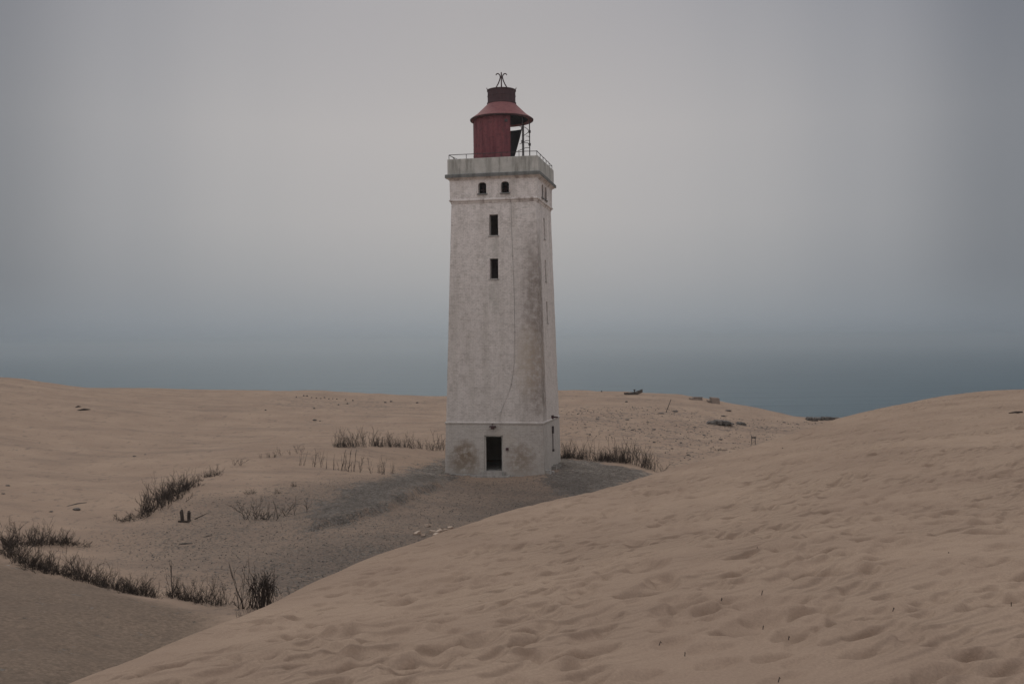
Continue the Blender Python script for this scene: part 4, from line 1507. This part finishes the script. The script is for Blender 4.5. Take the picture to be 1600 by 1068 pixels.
mb.build('hull', M['driftwood'], bt)
for xx in (-.45, .3):
    mb = MB()
    mb.box(xx - .09, xx + .09, -.31, .31, .29, .33)
    mb.build('thwart', M['driftwood'], bt)
for s_ in (0, 4):
    mb = MB()
    mb.tube([r_[s_] for r_ in rows_], .03, 6)
    mb.build('gunwale', M['twig'], bt)
mb = MB()
mb.tube([(.12, 0, .2), (.14, 0, .66)], .05, 6)
mb.box(.05, .23, -.07, .07, .6, .72)
mb.build('mooring_post', M['twig'], bt)

# leaning pole, concrete remains
p0 = hit(1040.5, 644)
tip = pt(1048.5, 623.5, p0[1])
stick('leaning_pole', [(p0[0] - .05, p0[1], p0[2] - .15), tip], [.035, .028], 'thin pole leaning right out of the sand near the skyline', 'pole')
x, y, z = hit(1117, 629.5)
mb = MB()
mb.box(-.40, .36, -.5, .5, -.5, .52, .06)
mb.box(-.72, -.41, -.35, .4, -.5, .26, .06)
ob = mb.build('concrete_block', M['block'])
ob.location = (x, y, z)
tag(ob, 'square brown concrete block standing on the skyline right of the boat', 'concrete block')
x, y, z = hit(1088, 624)
mb = MB()
mb.box(-.62, .55, -.45, .45, -.4, .17, .06)
mb.box(-.3, .52, -.4, .4, .16, .26, .05)
ob = mb.build('concrete_slab', M['block'])
ob.location = (x, y, z)
ob.rotation_euler = (0, R(3), 0)
tag(ob, 'low brown concrete slab on the skyline left of the square block', 'concrete slab')


def sheet_heap(name, px, py, wpx, hpx, label, cat):
    x, y, z = hit(px, py)
    w, h = wpx * y / F_PX, hpx * y / F_PX
    mb = MB()
    n = 12
    for i in range(n):
        xa = -w / 2 + w * i / n
        k_ = math.sin(math.pi * (i + .5) / n) ** .5
        mb.box(xa - .01, xa + w / n * random.uniform(.9, 1.25), -.5 - random.uniform(0, .5), .5, -.1, h * k_ * random.uniform(.6, 1.1), .04)
    ob = mb.build(name, M['stone'])
    ob.location = (x, y, z)
    return tag(ob, label, cat)


sheet_heap('rubble_bank', 1122, 660.5, 42, 4, 'long dark flat rubble bank in the middle of the right hand sand', 'rubble')
sheet_heap('rubble_bank', 1156, 661.5, 13, 2.6, 'short dark rubble piece at the right end of the long flat bank', 'rubble')
sheet_heap('rubble_bank', 1293, 654.5, 44, 3.6, 'dark rubble strip on the far skyline beside the big dune', 'rubble')
sheet_heap('rubble_bank', 1266, 654.5, 16, 2.6, 'small dark rubble piece left of the skyline strip by the big dune', 'rubble')
x, y, z = hit(1177, 694)
fr = empty('post_frame', (x, y, z))
tag(fr, 'little frame of two thin posts beside the big dune slope', 'post')
for dx, h in ((-.10, .62), (.16, .55)):
    mb = MB()
    mb.tube([(dx, 0, -.2), (dx - .02, 0, h)], .03, 6)
    mb.build('post', M['driftwood'], fr)
mb = MB()
mb.box(-.15, .2, -.02, .02, .42, .55)
mb.build('crosspiece', M['driftwood'], fr)

# bits of dry root lying on the big dune
for i, (px, py, L, ang, lb) in enumerate((
        (1190, 929, 15, 75, 'upright dark dry twig on the big dune slope'), (1127, 938, 9, -60, 'short slanting dark twig left of the upright one on the dune'),
        (1192, 983, 6, 20, 'tiny dark twig low on the dune below the upright one'), (1232, 999, 7, 70, 'tiny dark twig beside the lowest pair on the dune'),
        (1030, 1007, 10, 15, 'flat thin twig low in the middle of the dune'), (1070, 1025, 6, 70, 'tiny upright twig at the bottom middle of the dune'),
        (1216, 1064, 14, 30, 'dark twig at the very bottom edge of the photo'), (1395, 953, 12, 5, 'dark flat twig on the right part of the dune'),
        (1182, 857, 8, 10, 'dark flat twig high in the middle of the dune'), (1222, 700, 7, 10, 'dark speck of wood near the top slope of the dune'),
        (1482, 865, 5, 40, 'tiny dark twig far right on the dune'), (1580, 947, 9, 70, 'dark twig by the right edge of the dune'))):
    p0 = dune_hit(px, py)
    Lm = .42 * L * random.uniform(.7, 1.2) * p0[1] / F_PX
    a = R(ang * .6 if i == 0 else ang * .22 * random.choice((1, -.6)))
    r_ = max(.003, .00045 * p0[1])
    b0 = (p0[0], p0[1], p0[2] - .01)
    m1 = (p0[0] + Lm * .5 * math.cos(a), p0[1] + .01, p0[2] + Lm * .5 * math.sin(a) + .012)
    e1 = (p0[0] + Lm * math.cos(a), p0[1] + .02, p0[2] + Lm * math.sin(a))
    stick('dry_twig', [b0, m1, e1], [r_, r_ * .9, r_ * .4], lb, 'twig', 'twig')
p0 = dune_hit(1587, 645.5)
stick('driftwood', [(p0[0] - .2, p0[1], p0[2] + .01), (p0[0], p0[1], p0[2] + .035), (p0[0] + .2, p0[1], p0[2] + .04)], [.012, .028, .02], 'dark driftwood piece near the crest of the big dune at the right edge', 'driftwood', 'twig')

# ------------------------------------------------------------------ sea fog
mb = MB()
mb.box(-26000, 26000, -26000, 26000, -76.5, 18.0)
hz = bpy.data.materials.new('sea_fog')
hz.use_nodes = True
nt = hz.node_tree
for n_ in list(nt.nodes):
    if n_.type == 'BSDF_PRINCIPLED':
        nt.nodes.remove(n_)
pv = nd(nt, 'ShaderNodeVolumePrincipled')
pv.inputs['Color'].default_value = (.93, .975, 1.0, 1)
pv.inputs['Density'].default_value = 0.0004
pv.inputs['Anisotropy'].default_value = 0.89
lk(nt, pv.outputs[0], nt.nodes['Material Output'].inputs['Volume'])
o = mb.build('haze', hz)
tag(o, kind='stuff')
